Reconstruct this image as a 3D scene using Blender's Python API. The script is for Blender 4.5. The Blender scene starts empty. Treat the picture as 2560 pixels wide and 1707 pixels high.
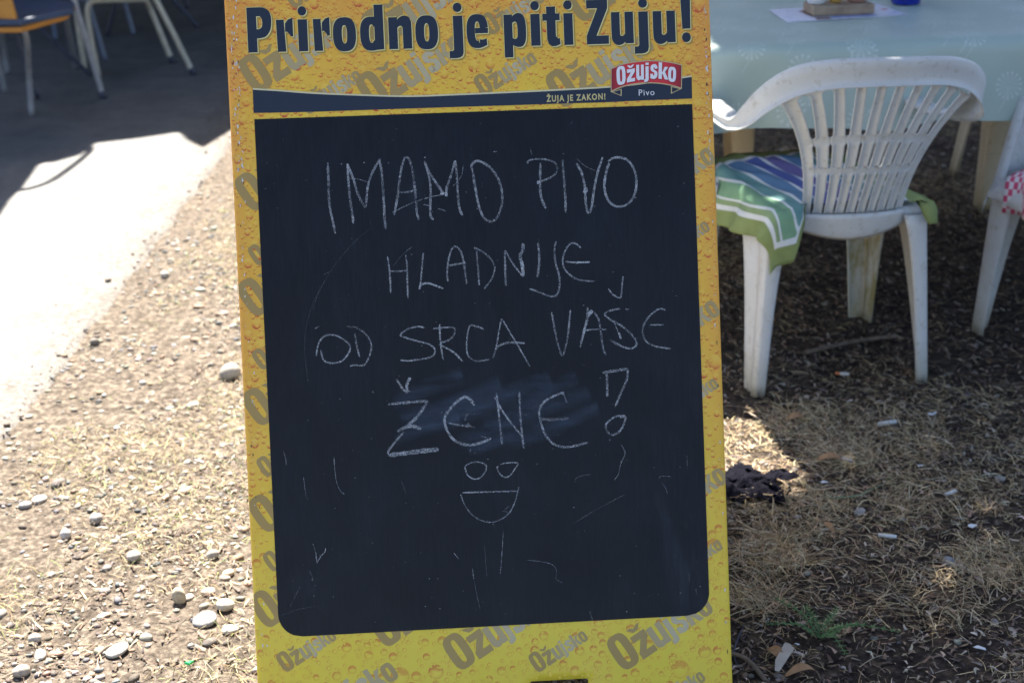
import bpy, math, random
import numpy as np
from mathutils import Vector, Matrix, Euler

random.seed(7)
rng = np.random.default_rng(11)
scene = bpy.context.scene
COL = scene.collection
R = math.radians

# ------------------------------------------------------------------ camera
CAM_H = 1.5
PITCH, ROLL = R(22.6), R(-1.12)
cf = Vector((0, math.cos(PITCH), -math.sin(PITCH)))
_r = Vector((1, 0, 0)); _u = _r.cross(cf)
cr = _r * math.cos(ROLL) + _u * math.sin(ROLL)
cu = -_r * math.sin(ROLL) + _u * math.cos(ROLL)
cam_pos = Vector((0, 0, CAM_H))
cam_d = bpy.data.cameras.new('camera'); cam = bpy.data.objects.new('camera', cam_d); COL.objects.link(cam)
m = Matrix(((cr.x, cu.x, -cf.x, 0), (cr.y, cu.y, -cf.y, 0), (cr.z, cu.z, -cf.z, 0), (0, 0, 0, 1)))
cam.matrix_world = Matrix.Translation(cam_pos) @ m
cam_d.sensor_width = 23.5; cam_d.lens = 35.0
cam_d.clip_start = 0.05; cam_d.clip_end = 400
cam_d.dof.use_dof = True; cam_d.dof.focus_distance = 2.28; cam_d.dof.aperture_fstop = 3.6
scene.camera = cam
FP = 2560 * 35 / 23.5

# ------------------------------------------------------------------ light
SUN_EL, SUN_AZ = R(56), R(-12)          # azimuth from +Y, negative is to the left
sun_dir = Vector((math.sin(SUN_AZ) * math.cos(SUN_EL), math.cos(SUN_AZ) * math.cos(SUN_EL), math.sin(SUN_EL)))
w = bpy.data.worlds.new('World'); scene.world = w; w.use_nodes = True
nt = w.node_tree; nt.nodes.clear()
sky = nt.nodes.new('ShaderNodeTexSky'); sky.sky_type = 'NISHITA'; sky.sun_disc = False
sky.air_density = 0.8; sky.dust_density = 1.6; sky.sun_elevation = SUN_EL; sky.sun_rotation = SUN_AZ
bg = nt.nodes.new('ShaderNodeBackground'); bg.inputs[1].default_value = 0.06
wo = nt.nodes.new('ShaderNodeOutputWorld')
nt.links.new(sky.outputs[0], bg.inputs[0]); nt.links.new(bg.outputs[0], wo.inputs[0])
sl = bpy.data.lights.new('sun', 'SUN'); sl.energy = 5.0; sl.angle = R(0.5); sl.color = (1, 0.95, 0.86)
sun = bpy.data.objects.new('sun', sl); COL.objects.link(sun); sun.location = (0, 0, 10)
sun.rotation_euler = sun_dir.to_track_quat('Z', 'Y').to_euler()
scene.view_settings.view_transform = 'Standard'; scene.view_settings.look = 'None'
scene.view_settings.exposure = 2.6; scene.view_settings.gamma = 1
scene.view_settings.use_curve_mapping = False

# ------------------------------------------------------------------ helpers
def ray(px, py):
    return cf + cr * ((px - 1280) / FP) - cu * ((py - 853.5) / FP)

def gp(px, py, z=0.0):
    d = ray(px, py); t = (z - CAM_H) / d.z
    return cam_pos + d * t

def yp(px, py, y):
    d = ray(px, py); return cam_pos + d * (y / d.y)

def tag(o, label=None, cat=None, group=None, kind=None):
    if label: o['label'] = label
    if cat: o['category'] = cat
    if group: o['group'] = group
    if kind: o['kind'] = kind
    return o

def empty(name, loc=(0, 0, 0), rot=(0, 0, 0), **k):
    o = bpy.data.objects.new(name, None); COL.objects.link(o)
    o.location = loc; o.rotation_euler = rot; o.empty_display_size = 0.1
    return tag(o, **k)

def build(name, V, Fs, mat, parent=None, smooth=False, cols=None, uvs=None):
    me = bpy.data.meshes.new(name)
    me.from_pydata([tuple(v) for v in V], [], Fs)
    if cols is not None:
        a = me.color_attributes.new('ink', 'FLOAT_COLOR', 'POINT')
        c = np.ones((len(V), 4), np.float32); c[:, :3] = np.asarray(cols, np.float32)[:, :3]
        a.data.foreach_set('color', c.ravel())
    if uvs is not None:
        l = me.uv_layers.new(name='flat')
        vi = np.zeros(len(me.loops), np.int32); me.loops.foreach_get('vertex_index', vi)
        l.data.foreach_set('uv', np.asarray(uvs, np.float32)[vi].ravel())
    if smooth: me.polygons.foreach_set('use_smooth', [True] * len(me.polygons))
    me.update()
    me.materials.append(mat)
    o = bpy.data.objects.new(name, me); COL.objects.link(o)
    if parent: o.parent = parent
    return o

def build_np(name, V, T, mat, parent=None, smooth=False, cols=None, n=3):
    """fast path: V (k,3), T (m,n)"""
    me = bpy.data.meshes.new(name)
    me.vertices.add(len(V)); me.vertices.foreach_set('co', np.asarray(V, np.float32).ravel())
    me.loops.add(T.size); me.loops.foreach_set('vertex_index', T.astype(np.int32).ravel())
    me.polygons.add(len(T)); me.polygons.foreach_set('loop_start', np.arange(len(T), dtype=np.int32) * n)
    me.polygons.foreach_set('loop_total', np.full(len(T), n, np.int32))
    if smooth: me.polygons.foreach_set('use_smooth', np.ones(len(T), bool))
    me.update(calc_edges=True)
    if cols is not None:
        a = me.color_attributes.new('ink', 'FLOAT_COLOR', 'POINT')
        c = np.ones((len(V), 4), np.float32); c[:, :3] = cols
        a.data.foreach_set('color', c.ravel())
    me.validate()
    me.materials.append(mat)
    o = bpy.data.objects.new(name, me); COL.objects.link(o)
    if parent: o.parent = parent
    return o

class MB:
    def __init__(s): s.V = []; s.F = []; s.C = []
    def add(s, V, F, c=None):
        n = len(s.V); s.V += [tuple(v) for v in V]; s.F += [tuple(i + n for i in f) for f in F]
        s.C += [c or (1, 1, 1)] * len(V)
    def box(s, c, h, rz=0, M=None):
        P = []
        for z in (-1, 1):
            for x, y in ((-1, -1), (1, -1), (1, 1), (-1, 1)):
                v = Vector((x * h[0], y * h[1], z * h[2]))
                if rz: v = Matrix.Rotation(rz, 3, 'Z') @ v
                if M: v = M @ v
                P.append(Vector(c) + v)
        s.add(P, [(3, 2, 1, 0), (4, 5, 6, 7), (0, 1, 5, 4), (1, 2, 6, 5), (2, 3, 7, 6), (3, 0, 4, 7)])
    def tube(s, pts, r, n=10, caps=True):
        pts = [Vector(p) for p in pts]; k = len(pts)
        rs = r if isinstance(r, (list, tuple)) else [r] * k
        V = []; up = None
        for i, p in enumerate(pts):
            t = (pts[min(i + 1, k - 1)] - pts[max(i - 1, 0)]).normalized()
            if up is None:
                up = t.orthogonal().normalized()
            up = (up - t * up.dot(t)).normalized(); b = t.cross(up)
            for j in range(n):
                a = 2 * math.pi * j / n
                V.append(p + (up * math.cos(a) + b * math.sin(a)) * rs[i])
        F = [(i * n + j, i * n + (j + 1) % n, (i + 1) * n + (j + 1) % n, (i + 1) * n + j) for i in range(k - 1) for j in range(n)]
        if caps: F += [tuple(range(n - 1, -1, -1)), tuple(range((k - 1) * n, k * n))]
        s.add(V, F)
    def lathe(s, c, prof, n=24):
        V = []; k = len(prof)
        for r, z in prof:
            for j in range(n):
                a = 2 * math.pi * j / n; V.append((c[0] + r * math.cos(a), c[1] + r * math.sin(a), c[2] + z))
        F = [(i * n + j, i * n + (j + 1) % n, (i + 1) * n + (j + 1) % n, (i + 1) * n + j) for i in range(k - 1) for j in range(n)]
        F += [tuple(range(n - 1, -1, -1)), tuple(range((k - 1) * n, k * n))]
        s.add(V, F)
    def build(s, name, mat, parent=None, smooth=False, cols=False):
        return build(name, s.V, s.F, mat, parent, smooth, s.C if cols else None)

def crom(P, n=8, closed=False):
    P = [np.array(p, float) for p in P]; out = []; k = len(P)
    if k < 3 and not closed:
        return [P[0] + (P[-1] - P[0]) * i / n for i in range(n + 1)]
    for i in range(k if closed else k - 1):
        if closed: p0, p1, p2, p3 = P[i - 1], P[i], P[(i + 1) % k], P[(i + 2) % k]
        else: p0, p1, p2, p3 = P[max(i - 1, 0)], P[i], P[i + 1], P[min(i + 2, k - 1)]
        for j in range(n):
            t = j / n
            out.append(0.5 * (2 * p1 + (p2 - p0) * t + (2 * p0 - 5 * p1 + 4 * p2 - p3) * t * t + (3 * p1 - p0 - 3 * p2 + p3) * t ** 3))
    if not closed: out.append(P[-1])
    return out

# value noise in numpy
_perm = rng.random((256, 256))
def vnoise(x, y):
    x = np.asarray(x, float); y = np.asarray(y, float)
    xi = np.floor(x).astype(int); yi = np.floor(y).astype(int); fx = x - xi; fy = y - yi
    fx = fx * fx * (3 - 2 * fx); fy = fy * fy * (3 - 2 * fy)
    g = lambda a, b: _perm[a % 256, b % 256]
    return (g(xi, yi) * (1 - fx) + g(xi + 1, yi) * fx) * (1 - fy) + (g(xi, yi + 1) * (1 - fx) + g(xi + 1, yi + 1) * fx) * fy
def fbm(x, y, o=4):
    s = 0; a = 1; t = 0
    for i in range(o):
        s = s + a * vnoise(x * 2 ** i + 17 * i, y * 2 ** i + 5 * i); t += a; a *= 0.5
    return s / t

# ------------------------------------------------------------------ materials
class NM:
    def __init__(s, name, rough=0.6, spec=0.5):
        s.m = bpy.data.materials.new(name); s.m.use_nodes = True; s.t = s.m.node_tree
        s.b = s.t.nodes['Principled BSDF']; s.b.inputs['Roughness'].default_value = rough
        s.b.inputs['Specular IOR Level'].default_value = spec
    def n(s, t, **k):
        x = s.t.nodes.new(t)
        for a, v in k.items(): setattr(x, a, v)
        return x
    def l(s, a, b): s.t.links.new(a, b)
    def noise(s, scale, detail=4, rough=0.55, vec=None, dist=0):
        x = s.n('ShaderNodeTexNoise'); x.inputs['Scale'].default_value = scale
        x.inputs['Detail'].default_value = detail; x.inputs['Roughness'].default_value = rough
        x.inputs['Distortion'].default_value = dist
        if vec is None:
            vec = s.n('ShaderNodeTexCoord').outputs['Object']
        s.l(vec, x.inputs['Vector']); return x.outputs['Fac']
    def ramp(s, fac, stops, const=False):
        x = s.n('ShaderNodeValToRGB'); e = x.color_ramp.elements
        if const: x.color_ramp.interpolation = 'CONSTANT'
        while len(e) < len(stops): e.new(0.5)
        for i, (p, c) in enumerate(stops):
            e[i].position = p; e[i].color = (*c, 1) if len(c) == 3 else c
        s.l(fac, x.inputs[0]); return x.outputs[0]
    def mix(s, f, a, b, mode='MIX'):
        x = s.n('ShaderNodeMix', data_type='RGBA', blend_type=mode)
        for v, i in ((f, 0), (a, 6), (b, 7)):
            if isinstance(v, (int, float)): x.inputs[i].default_value = v
            elif isinstance(v, tuple): x.inputs[i].default_value = (*v, 1)
            else: s.l(v, x.inputs[i])
        return x.outputs[2]
    def math(s, op, a, b=None, c=None):
        x = s.n('ShaderNodeMath', operation=op)
        for i, v in enumerate((a, b, c)):
            if v is None: continue
            if isinstance(v, (int, float)): x.inputs[i].default_value = v
            else: s.l(v, x.inputs[i])
        return x.outputs[0]
    def col(s, c):
        if isinstance(c, tuple): s.b.inputs['Base Color'].default_value = (*c, 1)
        else: s.l(c, s.b.inputs['Base Color'])
    def bump(s, h, strength=0.3, dist=0.01):
        x = s.n('ShaderNodeBump'); x.inputs['Strength'].default_value = strength; x.inputs['Distance'].default_value = dist
        s.l(h, x.inputs['Height']); s.l(x.outputs[0], s.b.inputs['Normal'])
    def ink(s):
        x = s.n('ShaderNodeAttribute', attribute_name='ink'); return x.outputs['Color']

def simple(name, c1, c2=None, scale=30, rough=0.5, bump=0, spec=0.5, metal=0):
    q = NM(name, rough, spec)
    if c2 is None: c2 = tuple(v * 0.8 for v in c1)
    f = q.noise(scale, 5)
    q.col(q.ramp(f, [(0.35, c1), (0.7, c2)]))
    if bump: q.bump(f, bump, 0.004)
    q.b.inputs['Metallic'].default_value = metal
    return q.m

def ink_mat(name, rough=0.45, spec=0.35, gain=None):
    q = NM(name, rough, spec)
    c = q.ink()
    f = q.noise(60, 3)
    q.col(q.mix(0.12, c, q.mix(1.0, c, q.ramp(f, [(0.3, (0.8, 0.8, 0.8)), (0.7, (1, 1, 1))]), 'MULTIPLY')))
    f2 = q.noise(9, 6)
    q.l(q.ramp(f2, [(0.3, (rough - .1,) * 3), (0.7, (rough + .15,) * 3)]), q.b.inputs['Roughness'])
    return q.m

# ------------------------------------------------------------------ ground
PA = gp(530, 430); PB = gp(0, 1150)
pdir = (PA - PB).normalized(); pnor = Vector((-pdir.y, pdir.x, 0))   # towards the path (left)
def path_side(x, y):
    """>0 on the path side, metres from the edge"""
    d = (np.asarray(x) - PB.x) * pnor.x + (np.asarray(y) - PB.y) * pnor.y
    return d + 0.10 * (fbm(np.asarray(x) * 2.3 + 40, np.asarray(y) * 2.3 + 9, 4) - 0.5)
def gh(x, y):
    x = np.asarray(x, float); y = np.asarray(y, float)
    h = 0.035 * (fbm(x * 1.1 + 3, y * 1.1 + 8, 3) - 0.5) + 0.022 * (fbm(x * 9, y * 9, 4) - 0.5)
    s = np.clip(-path_side(x, y) / 0.25, 0, 1)
    h = h * s - 0.004
    h = h + 0.014 * np.exp(-((x - 0.57) ** 2 + (y - 3.26) ** 2) / 0.02)     # low mound under the chair's rear foot
    return h

# soil material (one sheet): mulch on the right, pale gritty soil by the path
q = NM('soil', 0.95, 0.1)
pos = q.n('ShaderNodeNewGeometry').outputs['Position']
sx = q.n('ShaderNodeSeparateXYZ'); q.l(pos, sx.inputs[0])
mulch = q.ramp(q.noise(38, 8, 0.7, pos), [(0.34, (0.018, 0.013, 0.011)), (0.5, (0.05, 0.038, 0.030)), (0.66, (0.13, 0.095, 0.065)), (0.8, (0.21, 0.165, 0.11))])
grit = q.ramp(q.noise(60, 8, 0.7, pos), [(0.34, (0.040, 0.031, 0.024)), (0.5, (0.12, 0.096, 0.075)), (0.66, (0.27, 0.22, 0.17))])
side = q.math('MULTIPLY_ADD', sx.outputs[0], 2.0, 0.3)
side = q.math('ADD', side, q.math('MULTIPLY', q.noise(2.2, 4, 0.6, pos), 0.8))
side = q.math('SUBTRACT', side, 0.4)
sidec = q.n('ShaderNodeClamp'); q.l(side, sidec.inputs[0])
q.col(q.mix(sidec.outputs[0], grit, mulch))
q.bump(q.noise(95, 8, 0.75, pos), 0.9, 0.012)
SOIL = q.m

def grid_sheet(name, x0, x1, y0, y1, st, mat, zf):
    nx = int((x1 - x0) / st) + 1; ny = int((y1 - y0) / st) + 1
    X, Y = np.meshgrid(np.linspace(x0, x1, nx), np.linspace(y0, y1, ny))
    Z = zf(X, Y); V = np.stack([X, Y, Z], -1).reshape(-1, 3)
    i = np.arange(ny - 1)[:, None] * nx + np.arange(nx - 1)[None, :]; i = i.ravel()
    T = np.stack([i, i + 1, i + nx + 1, i + nx], -1)
    return build_np(name, V, T, mat, smooth=True, n=4)

def zf_soil(X, Y):
    e = np.minimum(np.minimum(X + 3.5, 3.0 - X), np.minimum(Y - 0.6, 8.6 - Y))
    k = np.clip(e / 0.3, 0, 1)
    return gh(X, Y) * k + (-0.012) * (1 - k)
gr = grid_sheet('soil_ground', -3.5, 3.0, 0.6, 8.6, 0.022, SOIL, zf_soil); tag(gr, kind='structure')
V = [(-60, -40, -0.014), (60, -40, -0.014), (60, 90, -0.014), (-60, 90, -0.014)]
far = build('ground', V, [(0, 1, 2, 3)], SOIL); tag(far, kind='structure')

# path of worn concrete
q = NM('worn_concrete', 0.85, 0.3)
pos = q.n('ShaderNodeNewGeometry').outputs['Position']
c = q.ramp(q.noise(5, 8, 0.65, pos), [(0.3, (0.088, 0.087, 0.088)), (0.7, (0.148, 0.143, 0.134))])
sp = q.ramp(q.noise(120, 4, 0.7, pos), [(0.3, (0.7, 0.7, 0.7)), (0.6, (1.15, 1.15, 1.15))])
c = q.mix(1.0, c, sp, 'MULTIPLY')
pits = q.ramp(q.noise(26, 6, 0.8, pos), [(0.30, (0.45, 0.43, 0.4)), (0.37, (1, 1, 1))])
dirt = q.ramp(q.noise(60, 8, 0.7, pos), [(0.3, (0.045, 0.037, 0.031)), (0.5, (0.10, 0.085, 0.073)), (0.68, (0.20, 0.17, 0.14))])
sepd = q.n('ShaderNodeSeparateColor'); q.l(q.ink(), sepd.inputs[0])
df_ = q.math('ADD', sepd.outputs[0], q.math('MULTIPLY', q.math('SUBTRACT', q.noise(9, 8, .75, pos), .5), 2.2))
dc = q.n('ShaderNodeClamp'); q.l(q.math('MULTIPLY_ADD', df_, 2.2, -.9), dc.inputs[0])
q.col(q.mix(dc.outputs[0], q.mix(1.0, c, pits, 'MULTIPLY'), dirt))
hh = q.math('ADD', q.noise(130, 4, 0.7, pos), q.math('MULTIPLY', pits, 1.0))
q.bump(hh, 0.75, 0.006)
q.l(q.ramp(q.noise(4, 5, .6, pos), [(.35, (.5,) * 3), (.7, (.85,) * 3)]), q.b.inputs['Roughness'])
CONC = q.m
n = 700
ed = []
for i in range(n):
    s = -2.5 + 13.0 * i / (n - 1)
    p = PB + pdir * s
    lo, hi = -0.3, 0.3                      # find where the noisy edge lies
    ts = np.linspace(lo, hi, 61); d = path_side(p.x + pnor.x * ts, p.y + pnor.y * ts)
    k = int(np.argmax(d > 0)); t = ts[k] + 0.012 * (random.random() - .5)
    ed.append((p + pnor * t, p))
V = []; F = []; PCOL = []
for e, p in ed:
    o1 = e + pnor * 0.01; o2 = e + pnor * 0.05; o3 = p + pnor * 0.8; o4 = p + pnor * 9
    o5 = e + pnor * .14; o6 = e + pnor * .30
    V += [(e.x, e.y, -0.008), (o1.x, o1.y, 0.001), (o2.x, o2.y, 0.004), (o5.x, o5.y, .0045), (o6.x, o6.y, .005), (o3.x, o3.y, 0.005), (o4.x, o4.y, 0.005)]
    PCOL += [(a_, a_, a_) for a_ in (1.0, .98, .9, .6, .15, 0, 0)]
for i in range(n - 1):
    for j in range(6): F.append((i * 7 + j, (i + 1) * 7 + j, (i + 1) * 7 + j + 1, i * 7 + j + 1))
path = build('path', V, [f[::-1] for f in F], CONC, smooth=True, cols=PCOL); tag(path, kind='structure')

# ------------------------------------------------------------------ scatter on the ground
def ico(sub=1):
    import bmesh
    b = bmesh.new(); bmesh.ops.create_icosphere(b, subdivisions=sub, radius=1)
    v = np.array([x.co[:] for x in b.verts]); f = np.array([[q.index for q in p.verts] for p in b.faces]); b.free(); return v, f
ICO1 = ico(1); ICO2 = ico(2)

def rotz(a):
    c, s = np.cos(a), np.sin(a); o = np.zeros((len(a), 3, 3)); o[:, 0, 0] = c; o[:, 0, 1] = -s; o[:, 1, 0] = s; o[:, 1, 1] = c; o[:, 2, 2] = 1
    return o
def rotx(a):
    c, s = np.cos(a), np.sin(a); o = np.zeros((len(a), 3, 3)); o[:, 1, 1] = c; o[:, 1, 2] = -s; o[:, 2, 1] = s; o[:, 2, 2] = c; o[:, 0, 0] = 1
    return o

def pebbles(name, x, y, r, mat, cols, base=ICO1, **k):
    n = len(x); bv, bf = base; nv = len(bv)
    sc = np.stack([r * rng.uniform(.85, 1.45, n), r * rng.uniform(.7, 1.0, n), r * rng.uniform(.4, .75, n)], -1)
    J = 1 + rng.normal(0, .14 if nv < 20 else .085, (n, nv, 1))
    P = bv[None] * J * sc[:, None]
    M = rotz(rng.uniform(0, 6.28, n)) @ rotx(rng.uniform(-.3, .3, n))
    P = np.einsum('nij,nvj->nvi', M, P)
    P[:, :, 0] += x[:, None]; P[:, :, 1] += y[:, None]
    z = np.where(path_side(x, y) > 0.01, 0.004, gh(x, y))
    P[:, :, 2] += (z + sc[:, 2] * .28)[:, None]
    T = (bf[None] + (np.arange(n) * nv)[:, None, None]).reshape(-1, 3)
    C = np.repeat(cols[:, None], nv, 1).reshape(-1, 3)
    o = build_np(name, P.reshape(-1, 3), T, mat, smooth=True, cols=C); return tag(o, **k)

def vc_mat(name, rough=0.8, sc=200, spec=.3, trans=0):
    q = NM(name, rough, spec); f = q.noise(sc, 4)
    q.col(q.mix(1.0, q.ink(), q.ramp(f, [(0.3, (.72, .72, .72)), (0.7, (1.15, 1.15, 1.15))]), 'MULTIPLY'))
    q.bump(f, .3, .002)
    return q.m
STONE = vc_mat('stone'); STRAW = vc_mat('straw', .7, 400); LEAF = vc_mat('dead_leaf', .8, 250)

def palette(n, cs, jit=.15):
    cs = np.array(cs); c = cs[rng.integers(0, len(cs), n)]
    return np.clip(c * (1 + rng.normal(0, jit, (n, 1))) * (1 + rng.normal(0, .04, (n, 3))), .005, .9)

SG = [(.20, .185, .16), (.27, .245, .21), (.15, .135, .12), (.32, .27, .20), (.24, .165, .115), (.12, .12, .12), (.36, .33, .29), (.10, .08, .065)]
# left: gravel strip between path and board, thick near the path edge
N = 90000
x = rng.uniform(-3.2, .5, N); y = 0.9 + 7.2 * rng.random(N) ** 1.5
s = path_side(x, y); cl = fbm(x * 5 + 2, y * 5 + 30, 3)
keep = (s < .10 * rng.random(N) ** 3) & (s > -1.9) & (rng.random(N) < np.clip((cl - .36) * 5, .05, 1))
x, y = x[keep], y[keep]; n = len(x)
r = 0.0024 + 0.0066 * rng.random(n) ** 3.2
pebbles('gravel', x, y, r, STONE, palette(n, SG), kind='stuff', label='loose gravel strewn along the edge of the sunlit path')
N = 2600
x = rng.uniform(-2.4, .3, N); y = 0.9 + 5 * rng.random(N) ** 1.4; s = path_side(x, y)
keep = (s < .03) & (s > -1.3); x, y = x[keep], y[keep]; n = len(x)
pebbles('coarse_gravel', x, y, .0048 + .0088 * rng.random(n) ** 3, STONE, palette(n, SG), ICO2, kind='stuff', label='rounded pebbles among the gravel beside the path')
# grit on the path itself
N = 16000; x = rng.uniform(-2.6, -.3, N); y = rng.uniform(1.5, 6.2, N); s = path_side(x, y)
keep = (s > 0) & (rng.random(N) < np.exp(-s * 3.5) + .03); x, y = x[keep], y[keep]; n = len(x)
pebbles('path_grit', x, y, .0012 + .0028 * rng.random(n) ** 3, STONE, palette(n, SG), kind='stuff', label='fine grit lying on the sunlit path')
# right: sparse pebbles in the mulch
N = 2600; x = rng.uniform(.2, 2.6, N); y = 1.3 + 5 * rng.random(N) ** 1.3
pebbles('mulch_pebbles', x, y, .002 + .007 * rng.random(N) ** 4, STONE, palette(N, SG), kind='stuff', label='small pebbles in the shaded mulch')

# blades: curved narrow ribbons
def blades(name, x, y, L, wd, lift, cols, mat, seg=4, curl=1.0, **k):
    n = len(x); a = rng.uniform(0, 6.28, n); bend = rng.normal(0, curl, n)
    P = np.zeros((n, seg + 1, 2, 3)); cx = np.zeros(n); cy = np.zeros(n)
    z0 = np.where(path_side(x, y) > 0.01, .004, gh(x, y)) + .001
    for i in range(seg + 1):
        t = i / seg; hw = wd * (1 - .75 * t) * .5
        nx, ny = -np.sin(a), np.cos(a)
        zz = z0 + lift * np.sin(t * 2.2) * 1.1 + .001
        tw = rng.normal(0, .0006, n)
        P[:, i, 0] = np.stack([x + cx + nx * hw, y + cy + ny * hw, zz + tw], -1)
        P[:, i, 1] = np.stack([x + cx - nx * hw, y + cy - ny * hw, zz + hw * .5], -1)
        cx = cx + np.cos(a) * L / seg; cy = cy + np.sin(a) * L / seg; a = a + bend / seg
    nv = 2 * (seg + 1); b = (np.arange(n) * nv)[:, None]
    T = np.concatenate([np.stack([2 * i + b[:, 0], 2 * i + 1 + b[:, 0], 2 * i + 3 + b[:, 0], 2 * i + 2 + b[:, 0]], -1)[:, None] for i in range(seg)], 1).reshape(-1, 4)
    C = np.repeat(cols[:, None], nv, 1).reshape(-1, 3)
    o = build_np(name, P.reshape(-1, 3), T, mat, cols=C, n=4); return tag(o, **k)

STR = [(.45, .34, .19), (.54, .42, .24), (.35, .25, .135), (.40, .30, .16), (.25, .17, .095), (.56, .47, .32)]
def sample(N, x0, x1, y0, y1, dens, pw=1.4):
    x = rng.uniform(x0, x1, N); y = y0 + (y1 - y0) * rng.random(N) ** pw
    kk = rng.random(N) < dens(x, y); return x[kk], y[kk]
gpatch = lambda x, y: np.clip((fbm(x * 1.7 + 11, y * 1.7 + 4, 4) - .40) * 4.5, .06, 1)
x, y = sample(130000, .1, 2.6, 1.3, 6.8, lambda x, y: gpatch(x, y))
n = len(x); L = rng.uniform(.012, .06, n)
blades('dry_grass', x, y, L, rng.uniform(.0006, .0017, n), rng.uniform(.001, .009, n) , palette(n, STR, .3), STRAW, kind='stuff', curl=.8,
       label='dry straw coloured grass matted over the shaded ground')
x, y = sample(85000, -2.2, .3, 1.2, 5.5, lambda x, y: (path_side(x, y) < -.10) * np.clip((fbm(x * 3 + 71, y * 3 + 4, 4) - .42 + .10 * np.clip(-path_side(x, y), 0, 1)) * 5, .03, 1))
n = len(x); L = rng.uniform(.010, .045, n)
STL = [(.30, .235, .12), (.36, .28, .15), (.20, .14, .075), (.26, .19, .10), (.12, .08, .045), (.40, .35, .24), (.20, .23, .07)]
blades('sunlit_dry_grass', x, y, L, rng.uniform(.0007, .0018, n), rng.uniform(.001, .010, n), palette(n, STL, .25), STRAW, kind='stuff', curl=.8,
       label='sunlit dry grass growing between the gravel')
# bark and leaf flakes
BK = [(.10, .065, .045), (.16, .11, .075), (.22, .155, .10), (.07, .05, .04), (.30, .22, .15), (.13, .10, .085), (.34, .29, .23)]
x, y = sample(66000, .1, 2.6, 1.3, 6.8, lambda x, y: .75 + 0 * x)
n = len(x); 
blades('leaf_litter', x, y, rng.uniform(.006, .026, n), rng.uniform(.002, .008, n), rng.uniform(.001, .006, n), palette(n, BK, .3), LEAF, seg=2, curl=1.0, kind='stuff',
       label='brown bark flakes and dead leaf litter on the shaded soil')
x, y = sample(24000, -2.2, .3, 1.2, 5.5, lambda x, y: (path_side(x, y) < -.25) * .9)
n = len(x)
blades('sunlit_leaf_litter', x, y, rng.uniform(.006, .03, n), rng.uniform(.002, .006, n), rng.uniform(.001, .008, n), palette(n, BK, .3), LEAF, seg=2, kind='stuff',
       label='scattered brown leaf bits on the sunlit gravel')

# tufts of taller dry grass (stuff, several clumps)
tx, ty = [], []
for px, py, rr, k in ((1930, 1400, .07, 600), (1900, 1500, .05, 300), (2000, 1300, .11, 450), (2330, 1240, .13, 400), (2500, 1420, .09, 450), (2350, 1500, .10, 200), (2100, 1150, .08, 300), (2250, 1100, .12, 400), (2020, 1060, .1, 400)):
    g = gp(px, py); a = rng.uniform(0, 6.28, k); d = rr * np.sqrt(rng.random(k)); tx.append(g.x + d * np.cos(a)); ty.append(g.y + d * np.sin(a))
x = np.concatenate(tx); y = np.concatenate(ty); n = len(x)
blades('grass_tufts', x, y, rng.uniform(.025, .09, n), rng.uniform(.0008, .0017, n), rng.uniform(.004, .022, n), palette(n, STR, .25), STRAW, seg=6, curl=1.1, kind='stuff',
       label='longer pale grass tufts standing above the mulch')

# named stones
def stone(px, py, wpx, hpx, col, label, tilt=0.0, elong=1.0, cat='stone', sink=.35):
    g = gp(px, py); dist = (g - cam_pos).length; r = wpx / FP * dist * .5; h = hpx / FP * dist * .5
    bv, bf = ICO2
    P = bv * (1 + .07 * np.sin(bv[:, [0]] * 3 + px) + .05 * np.sin(bv[:, [1]] * 4.2 + py))
    P = P * np.array([r * elong, r * .85, h])
    a = tilt; c, s_ = math.cos(a), math.sin(a)
    P = np.stack([P[:, 0] * c - P[:, 2] * s_, P[:, 1], P[:, 0] * s_ + P[:, 2] * c], -1)
    zz = float(gh(g.x, g.y)) if float(path_side(g.x, g.y)) < 0.01 else .005
    lowest = P[:, 2].min()
    o = build_np('stone', P, bf, STONE, smooth=True, cols=np.tile(np.array(col), (len(P), 1)))
    sub = o.modifiers.new('round', 'SUBSURF'); sub.levels = 1; sub.render_levels = 1
    o.location = (g.x, g.y + r * .3, zz - lowest * (1 - sink)); o.rotation_euler = (0, 0, (px * 7 % 100) / 100)
    return tag(o, label, cat)
stone(573, 940, 62, 44, (.30, .27, .23), 'large grey pebble beside the left edge of the sandwich board', .35)
stone(447, 1505, 38, 50, (.42, .36, .26), 'tan egg shaped pebble standing on end in the sunlit gravel', .2)
stone(50, 1680, 44, 32, (.36, .31, .25), 'round tan pebble at the bottom left of the gravel', 0)
stone(563, 1520, 46, 34, (.50, .46, .38), 'pale lumpy stone near the lower left edge of the sandwich board', -.2)
stone(510, 1558, 70, 26, (.28, .27, .26), 'flat dark grey stone just below the pale lumpy stone', .15)
stone(236, 858, 26, 22, (.16, .14, .12), 'small dark stone lying alone on the path edge', 0)
stone(270, 708, 18, 12, (.20, .17, .14), 'tiny brown stone alone on the white sunlit path', 0)
stone(412, 690, 24, 20, (.38, .35, .31), 'pale pebble with a dark underside above the gravel', 0)
stone(242, 1312, 34, 30, (.33, .30, .27), 'roundish grey pebble in the middle of the left gravel', .2)
stone(335, 1405, 40, 26, (.38, .34, .29), 'flattish tan pebble right of centre in the left gravel', .1)
stone(165, 1352, 30, 28, (.42, .40, .37), 'small whitish pebble in a bare patch of soil', 0)
stone(62, 1270, 32, 20, (.30, .28, .26), 'low grey pebble beside another near the path edge', 0)
stone(98, 1255, 40, 18, (.36, .33, .30), 'long pale pebble touching a low grey one', .05)
stone(532, 1398, 32, 28, (.34, .31, .27), 'blocky grey stone half sunk beside the lower board edge', .3)
stone(570, 1440, 34, 22, (.45, .34, .24), 'orange tinted pebble below the blocky grey stone', 0)
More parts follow.
